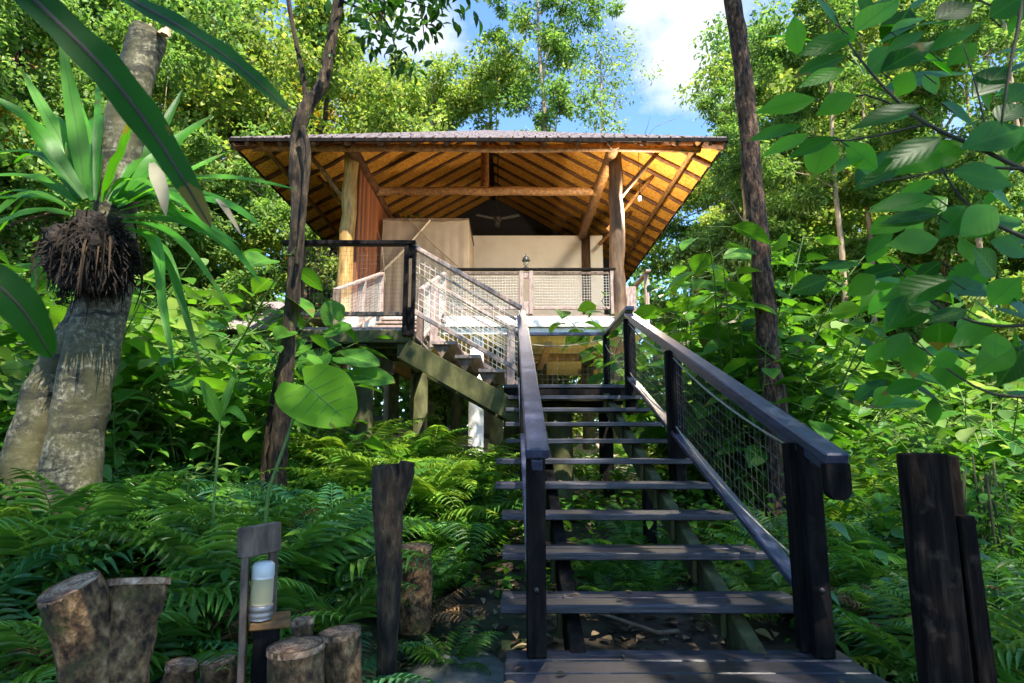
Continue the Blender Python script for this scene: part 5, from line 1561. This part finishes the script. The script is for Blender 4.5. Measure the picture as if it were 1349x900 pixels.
put_shrub('upright', 2.7, 7.9, 1.7, 'mid', 'tall big leaved shrub hiding the right corner of the hut terrace')
put_shrub('upright', 2.65, 9.3, 1.6, 'mid', 'leafy shrub growing against the right end of the terrace edge beam')
put_shrub('upright', 3.0, 7.2, 1.5, 'mid', 'leafy shrub just left of the slim dark trunk behind the right handrail')
put_shrub('upright', 3.5, 8.4, 1.45, 'mid', 'big leaved shrub between the hut corner and the slim dark trunk')
put_shrub('big2', -3.0, 6.3, 1.1, 'mid', 'broad leaved shrub in front of the left end of the upper landing')
put_shrub('big', -2.35, 6.1, 0.75, 'mid', 'low broad leaved shrub just right of the forked trunk')
for (x, y, s_) in ((-2.05, 2.75, 0.5), (-1.2, 3.0, 0.45), (-0.55, 3.9, 0.5), (2.1, 3.6, 0.5), (2.9, 4.0, 0.5), (-3.0, 3.6, 0.6), (-1.6, 4.4, 0.55), (3.4, 5.2, 0.6)):
    put_fern(rf.choice((0, 2, 4)), x, y, s_, 'dead', 'withered brown fern among the green ones', 'withered ferns', dz=0.05)
for k in range(16):
    put_fern(rf.choice((1, 3, 4)), rf.uniform(-1.3, -0.32), rf.uniform(3.7, 6.4), rf.uniform(0.45, 0.75), rf.choice(('fern', 'fern_lit')), 'feathery fern close to the left ends of the treads', 'ferns along the left side of the treads')
for k in range(12):
    put_fern(rf.choice((1, 3, 4)), rf.uniform(1.62, 2.3), rf.uniform(3.2, 6.6), rf.uniform(0.5, 0.8), rf.choice(('fern', 'fern_lit')), 'feathery fern close under the right handrail', 'ferns along the right side of the treads')
for k in range(18):
    put_fern(rf.choice((0, 2, 4, 1)), rf.uniform(-2.7, -0.35), rf.uniform(5.6, 8.2), rf.uniform(1.15, 1.5), rf.choice(('fern_lit', 'fern')), 'tall feathery fern reaching towards the underside of the upper landing', 'tall ferns under the upper landing')
for k in range(14):
    put_shrub('mid', rf.uniform(-3.6, -0.9), rf.uniform(2.9, 5.0), rf.uniform(0.28, 0.5), rf.choice(('mid', 'lit', 'dark')), 'small leafy seedling among the ferns of the left bank', 'seedlings in the left bank', name='seedling')
for k, (x, y, ln, az, lab) in enumerate(((-1.5, 3.0, 0.9, 0.4, 'fallen dry branch lying across the ferns behind the path lamp'), (-2.4, 3.5, 1.1, 2.6, 'fallen branch beside the base of the ringed trunk'), (-0.7, 4.0, 0.8, 1.2, 'thin dead branch lying left of the lower treads'), (2.3, 4.2, 1.0, 0.2, 'thin dead branch lying among ferns right of the stairs'), (0.6, 4.0, 0.9, 2.9, 'dead stick lying on the ground underneath the lower treads'))):
    d_ = Vector((math.cos(az), math.sin(az), 0)); p_ = Vector((x, y, gz(x, y) + 0.25 if k in (0, 1) else gz(x, y) + 0.05))
    mb = MB(); pts_ = [p_ + d_ * (ln * (i / 6 - 0.5)) + Vector((0.03 * math.sin(i * 2.1 + k), 0.03 * math.cos(i * 1.7), 0.05 * math.sin(i + k))) for i in range(7)]
    mb.tube(pts_, [0.014 - 0.0017 * i for i in range(7)], 7, True, 0.15, k)
    mb.tube([pts_[3], pts_[3] + Vector((-d_.y, d_.x, 0.5)) * 0.2], [0.007, 0.002], 5)
    tag(mb.build('fallen_branch', M['bark_tan']), lab, 'branch')
rs = random.Random(23)
for (x0, x1, y0, y1, n, kinds, sz, ms, lab, grp) in (
        (-8.5, -3.4, 5.0, 10.0, 34, ('big', 'big2', 'mid'), (0.9, 1.5), ('mid', 'lit', 'mid'), 'green shrub in the thicket left of the forked tree', 'shrubs left of the forked tree'),
        (-5.5, -2.6, 4.2, 6.4, 12, ('mid', 'big2'), (0.6, 1.0), ('lit', 'mid'), 'low shrub between the ringed trunk and the forked tree', 'shrubs between the two left trees'),
        (3.2, 8.5, 6.2, 12.5, 38, ('big', 'big2', 'mid', 'fine'), (0.7, 1.35), ('mid', 'mid', 'lit'), 'leafy shrub behind the slim dark trunk right of the stairs', 'shrubs right of the stairs'),
        (3.2, 6.5, 4.0, 6.4, 16, ('mid', 'fine', 'big2'), (0.5, 0.85), ('mid', 'mid', 'lit'), 'low shrub behind the dark leaning post', 'shrubs behind the leaning post'),
        (-12, -4.5, 10, 15, 26, ('big2', 'fine', 'mid'), (1.3, 2.2), ('mid', 'lit'), 'tall shrub at the forest edge left of the hut', 'shrubs at the left forest edge'),
        (4.5, 14, 12, 18, 36, ('fine', 'mid', 'big2'), (1.3, 2.2), ('lit', 'lit', 'mid'), 'sunlit shrub at the forest edge right of the hut', 'shrubs at the right forest edge')):
    for k in range(n):
        put_shrub(rs.choice(kinds), rs.uniform(x0, x1), rs.uniform(y0, y1), rs.uniform(*sz), rs.choice(ms), lab, grp)

# heart leaved plant
def heart(c, tip, wid, n_seg=10, normal=(0, -0.6, 0.8), cup=0.12):
    c = Vector(c); tip = Vector(tip); ax = tip - c; ln = ax.length; d = ax.normalized()
    s = d.cross(Vector(normal)).normalized(); u = s.cross(d)
    V = []; Fc = []
    sts = [-0.28 + 1.28 * i / n_seg for i in range(n_seg + 1)]
    cols = 5
    for t in sts:
        k = (t + 0.28) / 1.28
        w_ = wid * (max(0.0, math.sin(math.pi * min(1.0, k * 0.78 + 0.18)) ** 0.8) if k < 1 else 0.0) * (1 if k > 0.02 else 0.55)
        inn = 0.0 if t >= 0 else wid * 0.30 * (-t / 0.28)
        for sg in (-1, 1):
            for j in range(cols):
                f = j / (cols - 1)
                b = inn + (max(w_, inn + 0.01) - inn) * f if w_ > 0 else inn * (1 - f)
                z = cup * b - 0.10 * ln * max(0, t) ** 2 + 0.006 * math.sin(9 * t + 5 * f)
                V.append((*(c + d * (t * ln) + s * (sg * b) + u * z), max(t, 0.0), sg * 0.5 * f))
    for i in range(n_seg):
        for g in range(2):
            for j in range(cols - 1):
                a = i * 2 * cols + g * cols + j
                Fc.append((a, a + 1, a + 1 + 2 * cols, a + 2 * cols))
    return np.array([tuple(v) for v in V]), np.array(Fc)


tp = thing('heart_leaf_plant', 'plant with one big bright heart shaped leaf in front of the forked trunk', 'plant', (-1.35, 3.4, gz(-1.35, 3.4)))
hl = [((388, 520), (462, 545), 50, 3.3, (0.1, -0.75, 0.6))]
V, Fc = heart(at(402, 508, 3.3), at(462, 556, 3.2), 0.20, normal=(0.15, -0.8, 0.55))
link('leaf', np_mesh('leaf', rel(V, tp.location), Fc, L['taro']), tp)
hc, ht = at(402, 508, 3.3), at(462, 556, 3.2)
ha = ht - hc; hd = ha.normalized(); hs_ = hd.cross(Vector((0.15, -0.8, 0.55))).normalized(); hu = hs_.cross(hd)
def hpt(t, f):
    k = (t + 0.28) / 1.28; w_ = 0.20 * max(0.0, math.sin(math.pi * min(1.0, k * 0.78 + 0.18))) ** 0.8
    b_ = abs(f) * w_
    return hc + hd * (t * ha.length) + hs_ * (f * w_) + hu * (0.12 * b_ - 0.10 * ha.length * max(0, t) ** 2 + 0.003)
mb = MB(); mb.tube([hpt(i / 8 * 0.97, 0) for i in range(9)], [0.0035 - 0.0003 * i for i in range(9)], 5, False)
for t0 in (0.0, 0.15, 0.32, 0.5, 0.68):
    for sg in (-1, 1):
        mb.tube([hpt(t0 + 0.16 * f * (1 if t0 > 0.05 else 0.1), sg * f * 0.95) for f in (0, 0.3, 0.6, 0.9)], [0.0022, 0.0018, 0.0013, 0.0008], 4, False)
mb.build('vein', M['stem'], tp)
mb = MB(); b = Vector(tp.location); e = at(402, 510, 3.31); mb.tube([b, b.lerp(e, 0.5) + Vector((-0.07, 0, 0.04)), e], [0.014, 0.011, 0.006], 7); mb.build('stalk', M['stem'], tp)
e = at(290, 555, 3.3); q = thing('seedling', 'lone upright green stalk with narrow leaves between the two left trees', 'plant', (e.x, e.y, gz(e.x, e.y)))
mb = MB(); mb.tube([Vector(q.location), e], [0.009, 0.006], 6); mb.build('stalk', M['stem'], q)
V, Fc = join([strap([e, at(275, 520, 3.25), at(262, 500, 3.2)], 0.04, 0.25), strap([e, at(305, 540, 3.25), at(325, 556, 3.2)], 0.035, 0.25), strap([e, at(300, 520, 3.3), at(315, 480, 3.4)], 0.03, 0.25)])
link('leaves', np_mesh('leaves', rel(V, q.location), Fc, L['mid']), q)
q = thing('heart_leaf_plant', 'dark heart leaved plant against the left end of the upper landing', 'plant', (-2.3, 6.2, gz(-2.3, 6.2)))
parts = []; mb = MB()
for (x, y, x2, y2, w_, d) in ((430, 440, 462, 430, 0.2, 6.2), (420, 470, 400, 500, 0.2, 6.1), (455, 470, 500, 478, 0.17, 6.0), (400, 455, 372, 470, 0.18, 6.3), (440, 420, 430, 395, 0.18, 6.4), (470, 495, 520, 500, 0.16, 6.0)):
    parts.append(heart(at(x, y, d), at(x2, y2, d - 0.1), w_, normal=(random.uniform(-0.3, 0.3), -0.6, 0.8)))
    e = at(x, y, d); b = Vector(q.location); mb.tube([b, b.lerp(e, 0.6) + Vector((0, 0, 0.15)), e], [0.013, 0.01, 0.005], 6)
V, Fc = join(parts); link('leaves', np_mesh('leaves', rel(V, q.location), Fc, L['mid']), q); mb.build('stalks', M['stem'], q)

# ------------------------------------------------------------------ cut logs, posts, path lamp, stone
def cut_log(name, label, pts, d, cat='log', tilt=None, seed=0, n=22, wob=0.05, mat='log_bark', endm='log_end', extra=None):
    base = at(pts[0][0], pts[0][1], d)
    t = thing(name, label, cat, base)
    mb = MB()
    c = px_tube(mb, pts, d, n, wob, seed, sub=4)
    mb.f.pop(); mb.sm.pop(); mb.mi.pop()       # open top, closed by the cut face
    if extra:
        for e_ in extra: px_tube(mb, e_, d, 14, wob, seed + 3)
    o = mb.build('bark', M[mat], t)
    top = c[-1]; ax = (c[-1] - c[-2]).normalized()
    r = pts[-1][2] * (pts[-1][3] if len(pts[-1]) > 3 else d) / F
    rot = ax.to_track_quat('Z', 'Y').to_matrix()
    m2 = MB(); rg_ = random.Random(seed)
    prof = [(r * k / 6.6, 0.003 * rg_.uniform(-1, 1)) for k in (0.02, 1, 2, 3, 4, 5)] + [(r * 0.90, -0.001), (r * 0.90, -0.02)]
    m2.lathe(ax * -0.002, list(reversed(prof)), n, rot); fo = m2.build('cut_face', M[endm], t, True); fo.location = top - Vector(t.location)
    return t


cut_log('cut_log', 'thick cut log leaning left in the pair at the bottom left corner', [(140, 1010, 44, 2.05), (128, 900, 44, 2.0), (112, 830, 42, 1.97), (90, 772, 38, 1.925)], 1.95, seed=1)
cut_log('cut_log', 'flared log on the right of the leaning pair at the bottom left', [(160, 1010, 26, 2.0), (165, 900, 29, 2.0), (174, 820, 33, 2.02), (184, 762, 39, 2.05)], 2.0, seed=2, wob=0.09)
cut_log('cut_log', 'short round stump with a pale sawn top right of the path lamp', [(392, 1010, 40), (390, 920, 39), (390, 848, 38)], 2.15, seed=3)
cut_log('cut_log', 'mossy stump close behind the short sawn one', [(452, 980, 27), (450, 900, 28), (448, 830, 28)], 2.4, seed=4, wob=0.08)
cut_log('cut_log', 'small knobbly stump peeping up behind the round sawn stump', [(400, 930, 15), (400, 860, 16), (398, 815, 15)], 2.5, seed=5, wob=0.1)
cut_log('cut_log', 'tall dark stump forked at the top in the middle of the ferns', [(505, 960, 13), (510, 860, 14), (513, 760, 17), (511, 690, 20), (509, 645, 20), (507, 612, 18)], 2.75, seed=6, wob=0.08, mat='bark_dark', endm='bark_dark',
        extra=[[(512, 690, 16, 2.75), (524, 655, 13, 2.75), (533, 628, 12, 2.75), (537, 608, 11, 2.75)]])
cut_log('cut_log', 'squat reddish stump just right of the tall forked one', [(545, 830, 23), (546, 770, 24), (548, 718, 22)], 3.5, seed=7, wob=0.06)
cut_log('cut_log', 'pale rounded stump under the path lamp shelf', [(300, 985, 26), (292, 930, 26), (286, 868, 22)], 2.3, seed=9, wob=0.08)
cut_log('cut_log', 'low broken stump between the path lamp and the leaning logs', [(225, 985, 24), (232, 930, 24), (240, 872, 20)], 2.3, seed=11, wob=0.1)

# leaning dark post right
lp = thing('timber_post', 'dark double board post leaning at the right front', 'post', at(1270, 930, 2.2))
def lean_board(mb, a, b, w_, th, up=(0, -1, 0)):
    mb.beam(a, b, w_, th, 0.006, up)
mb = MB(); lean_board(mb, at(1252, 960, 2.2), at(1214, 597, 2.2), 0.135, 0.09); mb.build('front_board', M['old_post'], lp)
mb = MB(); lean_board(mb, at(1278, 960, 2.26), at(1238, 600, 2.26), 0.11, 0.05); mb.build('back_board', M['old_post'], lp)
mb = MB(); lean_board(mb, at(1300, 960, 2.22), at(1262, 678, 2.22), 0.06, 0.09); mb.build('side_board', M['old_post'], lp)

# path lamp
D2 = 2.2
pls = thing('path_lamp', 'weathered wooden path lamp with a frosted glass jar between its boards', 'lamp', at(345, 930, D2))
mb = MB(); mb.beam(at(316, 960, D2), at(325, 700, D2), 0.022, 0.11, 0.003, (0.35, -1, 0)); mb.build('upright', M['brown_wood'], pls)
mb = MB(); mb.beam(at(352, 960, D2 + 0.1), at(361, 696, D2 + 0.1), 0.03, 0.05, 0.004, (0.5, -1, 0)); mb.build('upright', M['brown_wood'], pls)
mb = MB(); mb.beam(at(316, 716, D2 - 0.05), at(367, 706, D2 + 0.07), 0.10, 0.04, 0.004, (0.1, -1, 0)); mb.build('hood_board', M['brown_wood'], pls)
pb_ = at(350, 812, D2 + 0.02)
mb = MB(); mb.bevbox(pb_ + Vector((0.01, 0.02, -0.02)), (0.13, 0.13, 0.025), 0.004, Matrix.Rotation(0.35, 3, 'Z')); mb.build('shelf', M['log'], pls)
mb = MB(); mb.bevbox(pb_ + Vector((0.0, 0.02, -0.22)), (0.085, 0.085, 0.37), 0.004, Matrix.Rotation(0.35, 3, 'Z')); mb.build('shelf_post', M['dark_wood'], pls)
lc = at(343, 812, D2)
mb = MB(); mb.lathe(lc + Vector((0, 0, -0.007)), [(0.0382, 0.0000), (0.0415, 0.0095), (0.0415, 0.0209), (0.0390, 0.0247), (0.0415, 0.0285), (0.0415, 0.0427), (0.0373, 0.0475)], 24); mb.build('base_ring', M['steel'], pls)
mb = MB(); mb.lathe(lc + Vector((0, 0, 0.041)), [(0.0340, 0.0000), (0.0365, 0.0095), (0.0365, 0.0808), (0.0357, 0.0855)], 24); jar = mb.build('jar', M['frost'], pls)
mb = MB(); mb.lathe(lc + Vector((0, 0, 0.126)), [(0.0353, 0.0000), (0.0378, 0.0095), (0.0373, 0.0427), (0.0291, 0.0522), (0.0083, 0.0551)], 24); mb.build('jar_top', M['frost_top'], pls)

# flat stone by the treads
def rock(name, label, c, sx, sy, sz, seed, rz=0.0):
    rg = np.random.default_rng(seed); n1, n2 = 20, 12; vs = []
    ph = rg.uniform(0, 6.28, 6)
    for j in range(n2 + 1):
        a = math.pi * j / n2
        for i in range(n1):
            b = 2 * math.pi * i / n1
            r = 1 + 0.12 * math.sin(2 * b + ph[0]) + 0.08 * math.sin(3 * b + 2 * a + ph[1]) + 0.05 * math.sin(5 * b + ph[2] + 4 * a)
            z = math.cos(a); z = math.copysign(abs(z) ** 0.6, z)
            x_, y_ = sx * math.sin(a) ** 0.7 * math.cos(b) * r, sy * math.sin(a) ** 0.7 * math.sin(b) * r
            vs.append((x_ * math.cos(rz) - y_ * math.sin(rz), x_ * math.sin(rz) + y_ * math.cos(rz), sz * z))
    mb = MB(); mb.add(vs, [(j * n1 + i, j * n1 + (i + 1) % n1, (j + 1) * n1 + (i + 1) % n1, (j + 1) * n1 + i) for j in range(n2) for i in range(n1)], True)
    o = mb.build(name, M['stone']); o.location = c
    return tag(o, label, 'rock')


rock('flat_rock', 'flat grey stone lying on the ground beside the lower treads', (-0.28, 3.35, gz(-0.28, 3.35) + 0.01), 0.30, 0.42, 0.07, 3, 0.3)
rock('flat_rock', 'low grey stone in front of the squat reddish stump', (-0.45, 2.75, gz(-0.45, 2.75) + 0.0), 0.24, 0.2, 0.06, 5, 1.0)

# slim canes at the lower right
rc = random.Random(37)
for k in range(16):
    x = rc.uniform(1275, 1345); d = rc.uniform(4.6, 6.0)
    b = at(x, 790, d); b.z = gz(b.x, b.y)
    mb = MB(); q = b + Vector((rc.uniform(-0.1, 0.1), rc.uniform(-0.1, 0.1), rc.uniform(0.55, 1.0)))
    mb.tube([b, b.lerp(q, 0.5) + Vector((rc.uniform(-0.03, 0.03), 0, 0)), q], [0.013, 0.011, 0.008], 6)
    o = mb.build('cane_stem', M['mossy_wood'])
    tag(o, 'thin upright brown stem in the cluster right of the leaning post', 'stem', 'thin stems right of the leaning post')

# ------------------------------------------------------------------ ground cover and litter
rg = np.random.default_rng(55)
def cover(n, x0, x1, y0, y1, h, leaf, mat, name, keep=None):
    x = rg.uniform(x0, x1, n); y = y0 + (y1 - y0) * rg.random(n) ** 1.4
    if keep is not None:
        k = keep(x, y); x = x[k]; y = y[k]
    n = len(x)
    clump = 0.5 + 0.5 * np.sin(x * 2.1 + 1.3 * np.sin(y * 1.7)) * np.cos(y * 1.9 + x)
    z = ground_z(x, y) + rg.random(n) * h * (0.3 + clump) + 0.02
    a = rg.uniform(0, 6.28, n)
    d = np.stack([np.cos(a), np.sin(a), rg.normal(-0.05, 0.35, n)], 1)
    nr = unit(rg.normal(0, 0.35, (n, 3)) + np.array([0, 0, 1]))
    ln = leaf * rg.uniform(0.5, 1.4, n)
    V, Fc = leaves(T_FAR if leaf < 0.1 else T_OVATE, np.stack([x, y, z], 1), d, nr, ln, ln * 0.5)
    o = link(name, np_mesh(name, V, Fc, mat)); tag(o, kind='stuff'); return o
bare = lambda x, y: ~((x > -0.9) & (x < 1.6) & (y < 4.4)) & ~((x < -0.5) & (y < 3.2)) & ~((abs(x + 0.3) < 4.0) & (y > 9.5))
o = cover(22000, -9, 9, 2.6, 15, 0.42, 0.085, L['mid'], 'undergrowth', bare); tag(o, 'small leafy undergrowth covering the forest floor', 'undergrowth')
o = cover(9000, -9, 9, 3.2, 14, 0.6, 0.13, L['fern'], 'undergrowth', bare); tag(o, 'taller dark leafy ground cover between the ferns', 'undergrowth')
n = 5200
x = rg.uniform(-4, 5, n); y = 1.5 + 9 * rg.random(n) ** 1.5; a = rg.uniform(0, 6.28, n)
ln = rg.uniform(0.05, 0.13, n)
V, Fc = leaves(T_OVATE, np.stack([x, y, ground_z(x, y) + 0.015 + 0.02 * rg.random(n)], 1), np.stack([np.cos(a), np.sin(a), rg.normal(0, 0.15, n)], 1), unit(rg.normal(0, 0.3, (n, 3)) + np.array([0, 0, 1])), ln, ln * 0.5)
o = link('leaf_litter', np_mesh('leaf_litter', V, Fc, L['litter'])); tag(o, 'brown fallen leaves scattered over the ground', 'leaf litter', None, 'stuff')

B_ = []; D_ = []; N_r = []
for k in range(46):
    if k < 22:
        B_.append((rg.uniform(0.0, 1.45), rg.uniform(1.9, 2.95), LAND_B + 0.008))
    else:
        i = int(rg.integers(0, 8)); y_ = Y_A + GOING * i + rg.uniform(0.03, 0.26); B_.append((rg.uniform(0.0, 1.4), y_, Z0 + SL * (Y_A + GOING * i) + 0.008))
    a_ = rg.uniform(0, 6.28); D_.append((math.cos(a_), math.sin(a_), 0.05)); N_r.append((rg.normal(0, 0.1), rg.normal(0, 0.1), 1))
ln = rg.uniform(0.025, 0.07, 46)
V, Fc = leaves(T_OVATE, B_, D_, N_r, ln, ln * 0.5)
o = link('fallen_leaves', np_mesh('fallen_leaves', V, Fc, L['litter'])); tag(o, 'dry leaves lying on the treads and the platform', 'leaf litter', None, 'stuff')

# ------------------------------------------------------------------ background trees
def grove(lst, lab, grp):
    for (key, x, y, h, m) in lst:
        place_tree(key, x, y, h, L[m], lab, grp)


grove([('dense_a', -9.0, 13.4, 12.5, 'lit'), ('dense_b', -10.2, 11.5, 12, 'lit'), ('dense_a', -13.0, 14.0, 14, 'autumn'), ('dense_b', -10.4, 18.0, 16, 'yel'), ('dense_a', -15.5, 11.0, 13, 'lit'),
       ('dense_c', -12.5, 19, 17, 'autumn'), ('dense_b', -6.8, 20, 15, 'yel'), ('dense_a', -17, 16, 16, 'lit'), ('dense_b', -9.4, 9.6, 8.5, 'lit'), ('dense_c', -11.0, 8.6, 8, 'autumn'),
       ('dense_a', -20, 21, 19, 'lit'), ('dense_b', -16, 24, 20, 'autumn'), ('low', -9.2, 13.2, 6.5, 'yel'), ('low', -13, 10, 6, 'lit'), ('low', -8.2, 15.2, 6, 'lit'), ('low', -11, 15, 7, 'yel')],
      'leafy forest tree in the dense stand left of the hut', 'forest trees left of the hut')
grove([('dense_a', -4.0, 29, 19.5, 'yel'), ('dense_c', -1.0, 30, 21, 'yel'), ('dense_a', 1.2, 31, 15.5, 'yel'), ('dense_b', -9.5, 29, 19, 'autumn'), ('dense_c', -6.5, 33, 20, 'yel'), ('low', -3, 26.5, 11, 'yel'), ('low', 1.8, 27, 9, 'yel')],
      'bright green tree standing behind the hut roof', 'trees behind the hut roof')
place_tree('tall_a', 1.75, 26, 24, L['lit'], 'tall narrow tree with a bare pale trunk rising behind the middle of the hut roof', None)
place_tree('sparse', 4.35, 27.5, 20.3, L['yel'], 'thin yellowing tree against the blue sky behind the hut roof', None)
grove([('dense_c', 10.6, 26, 14.5, 'yel'), ('dense_a', 11.6, 22, 16.5, 'yel'), ('dense_c', 12.5, 20, 18, 'yel'), ('dense_a', 15.5, 18, 17, 'lit'), ('dense_b', 15.0, 27, 20, 'lit'), ('dense_c', 17.5, 23, 20, 'yel'), ('dense_a', 14, 29, 22, 'lit'),
       ('dense_a', 20, 16, 16, 'yel'), ('low', 6.6, 17.5, 7, 'lit'), ('low', 8.4, 19, 8, 'yel'), ('low', 10.8, 15, 7.5, 'lit'), ('low', 13.5, 14.5, 7, 'yel'), ('low', 7.0, 14.2, 5.2, 'mid'), ('low', 16, 13, 7, 'lit'), ('low', 11, 19, 9, 'yel')],
      'yellow green forest tree in the sunlit stand right of the hut', 'forest trees right of the hut')
grove([('slender', 7.2, 13.2, 12, 'lit'), ('slender', 8.9, 14.6, 13, 'yel'), ('slender', 6.6, 15.8, 11, 'lit'), ('slender', 10.6, 13.2, 12, 'lit'), ('slender', 9.7, 11.2, 11.5, 'lit')],
      'slender tan trunked tree among the shrubs right of the stairs', 'slender trees right of the stairs')
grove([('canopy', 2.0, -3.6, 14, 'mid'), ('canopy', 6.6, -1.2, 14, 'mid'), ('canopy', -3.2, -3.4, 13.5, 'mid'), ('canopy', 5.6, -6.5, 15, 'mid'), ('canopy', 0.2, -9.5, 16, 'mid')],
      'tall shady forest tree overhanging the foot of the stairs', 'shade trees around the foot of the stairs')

# far wood closing the view
n = 60000
a = rg.uniform(-1.25, 1.25, n); dd = rg.uniform(38, 50, n)
x = dd * np.sin(a); y = dd * np.cos(a)
hmax = 9 + 3 * np.sin(a * 9) + 2 * np.sin(a * 23 + 1)
z = ground_z(x, y) + hmax * rg.random(n)
ln = rg.uniform(0.4, 0.8, n)
V, Fc = leaves(T_FAR, np.stack([x, y, z], 1), rnd_dirs(n, rg), unit(rg.normal(0, 0.5, (n, 3)) + np.array([0, -0.4, 0.8])), ln, ln * 0.5)
o = link('distant_forest', np_mesh('distant_forest', V, Fc, L['lit'])); tag(o, 'far wood closing the view between the nearer trees', 'forest', None, 'stuff')
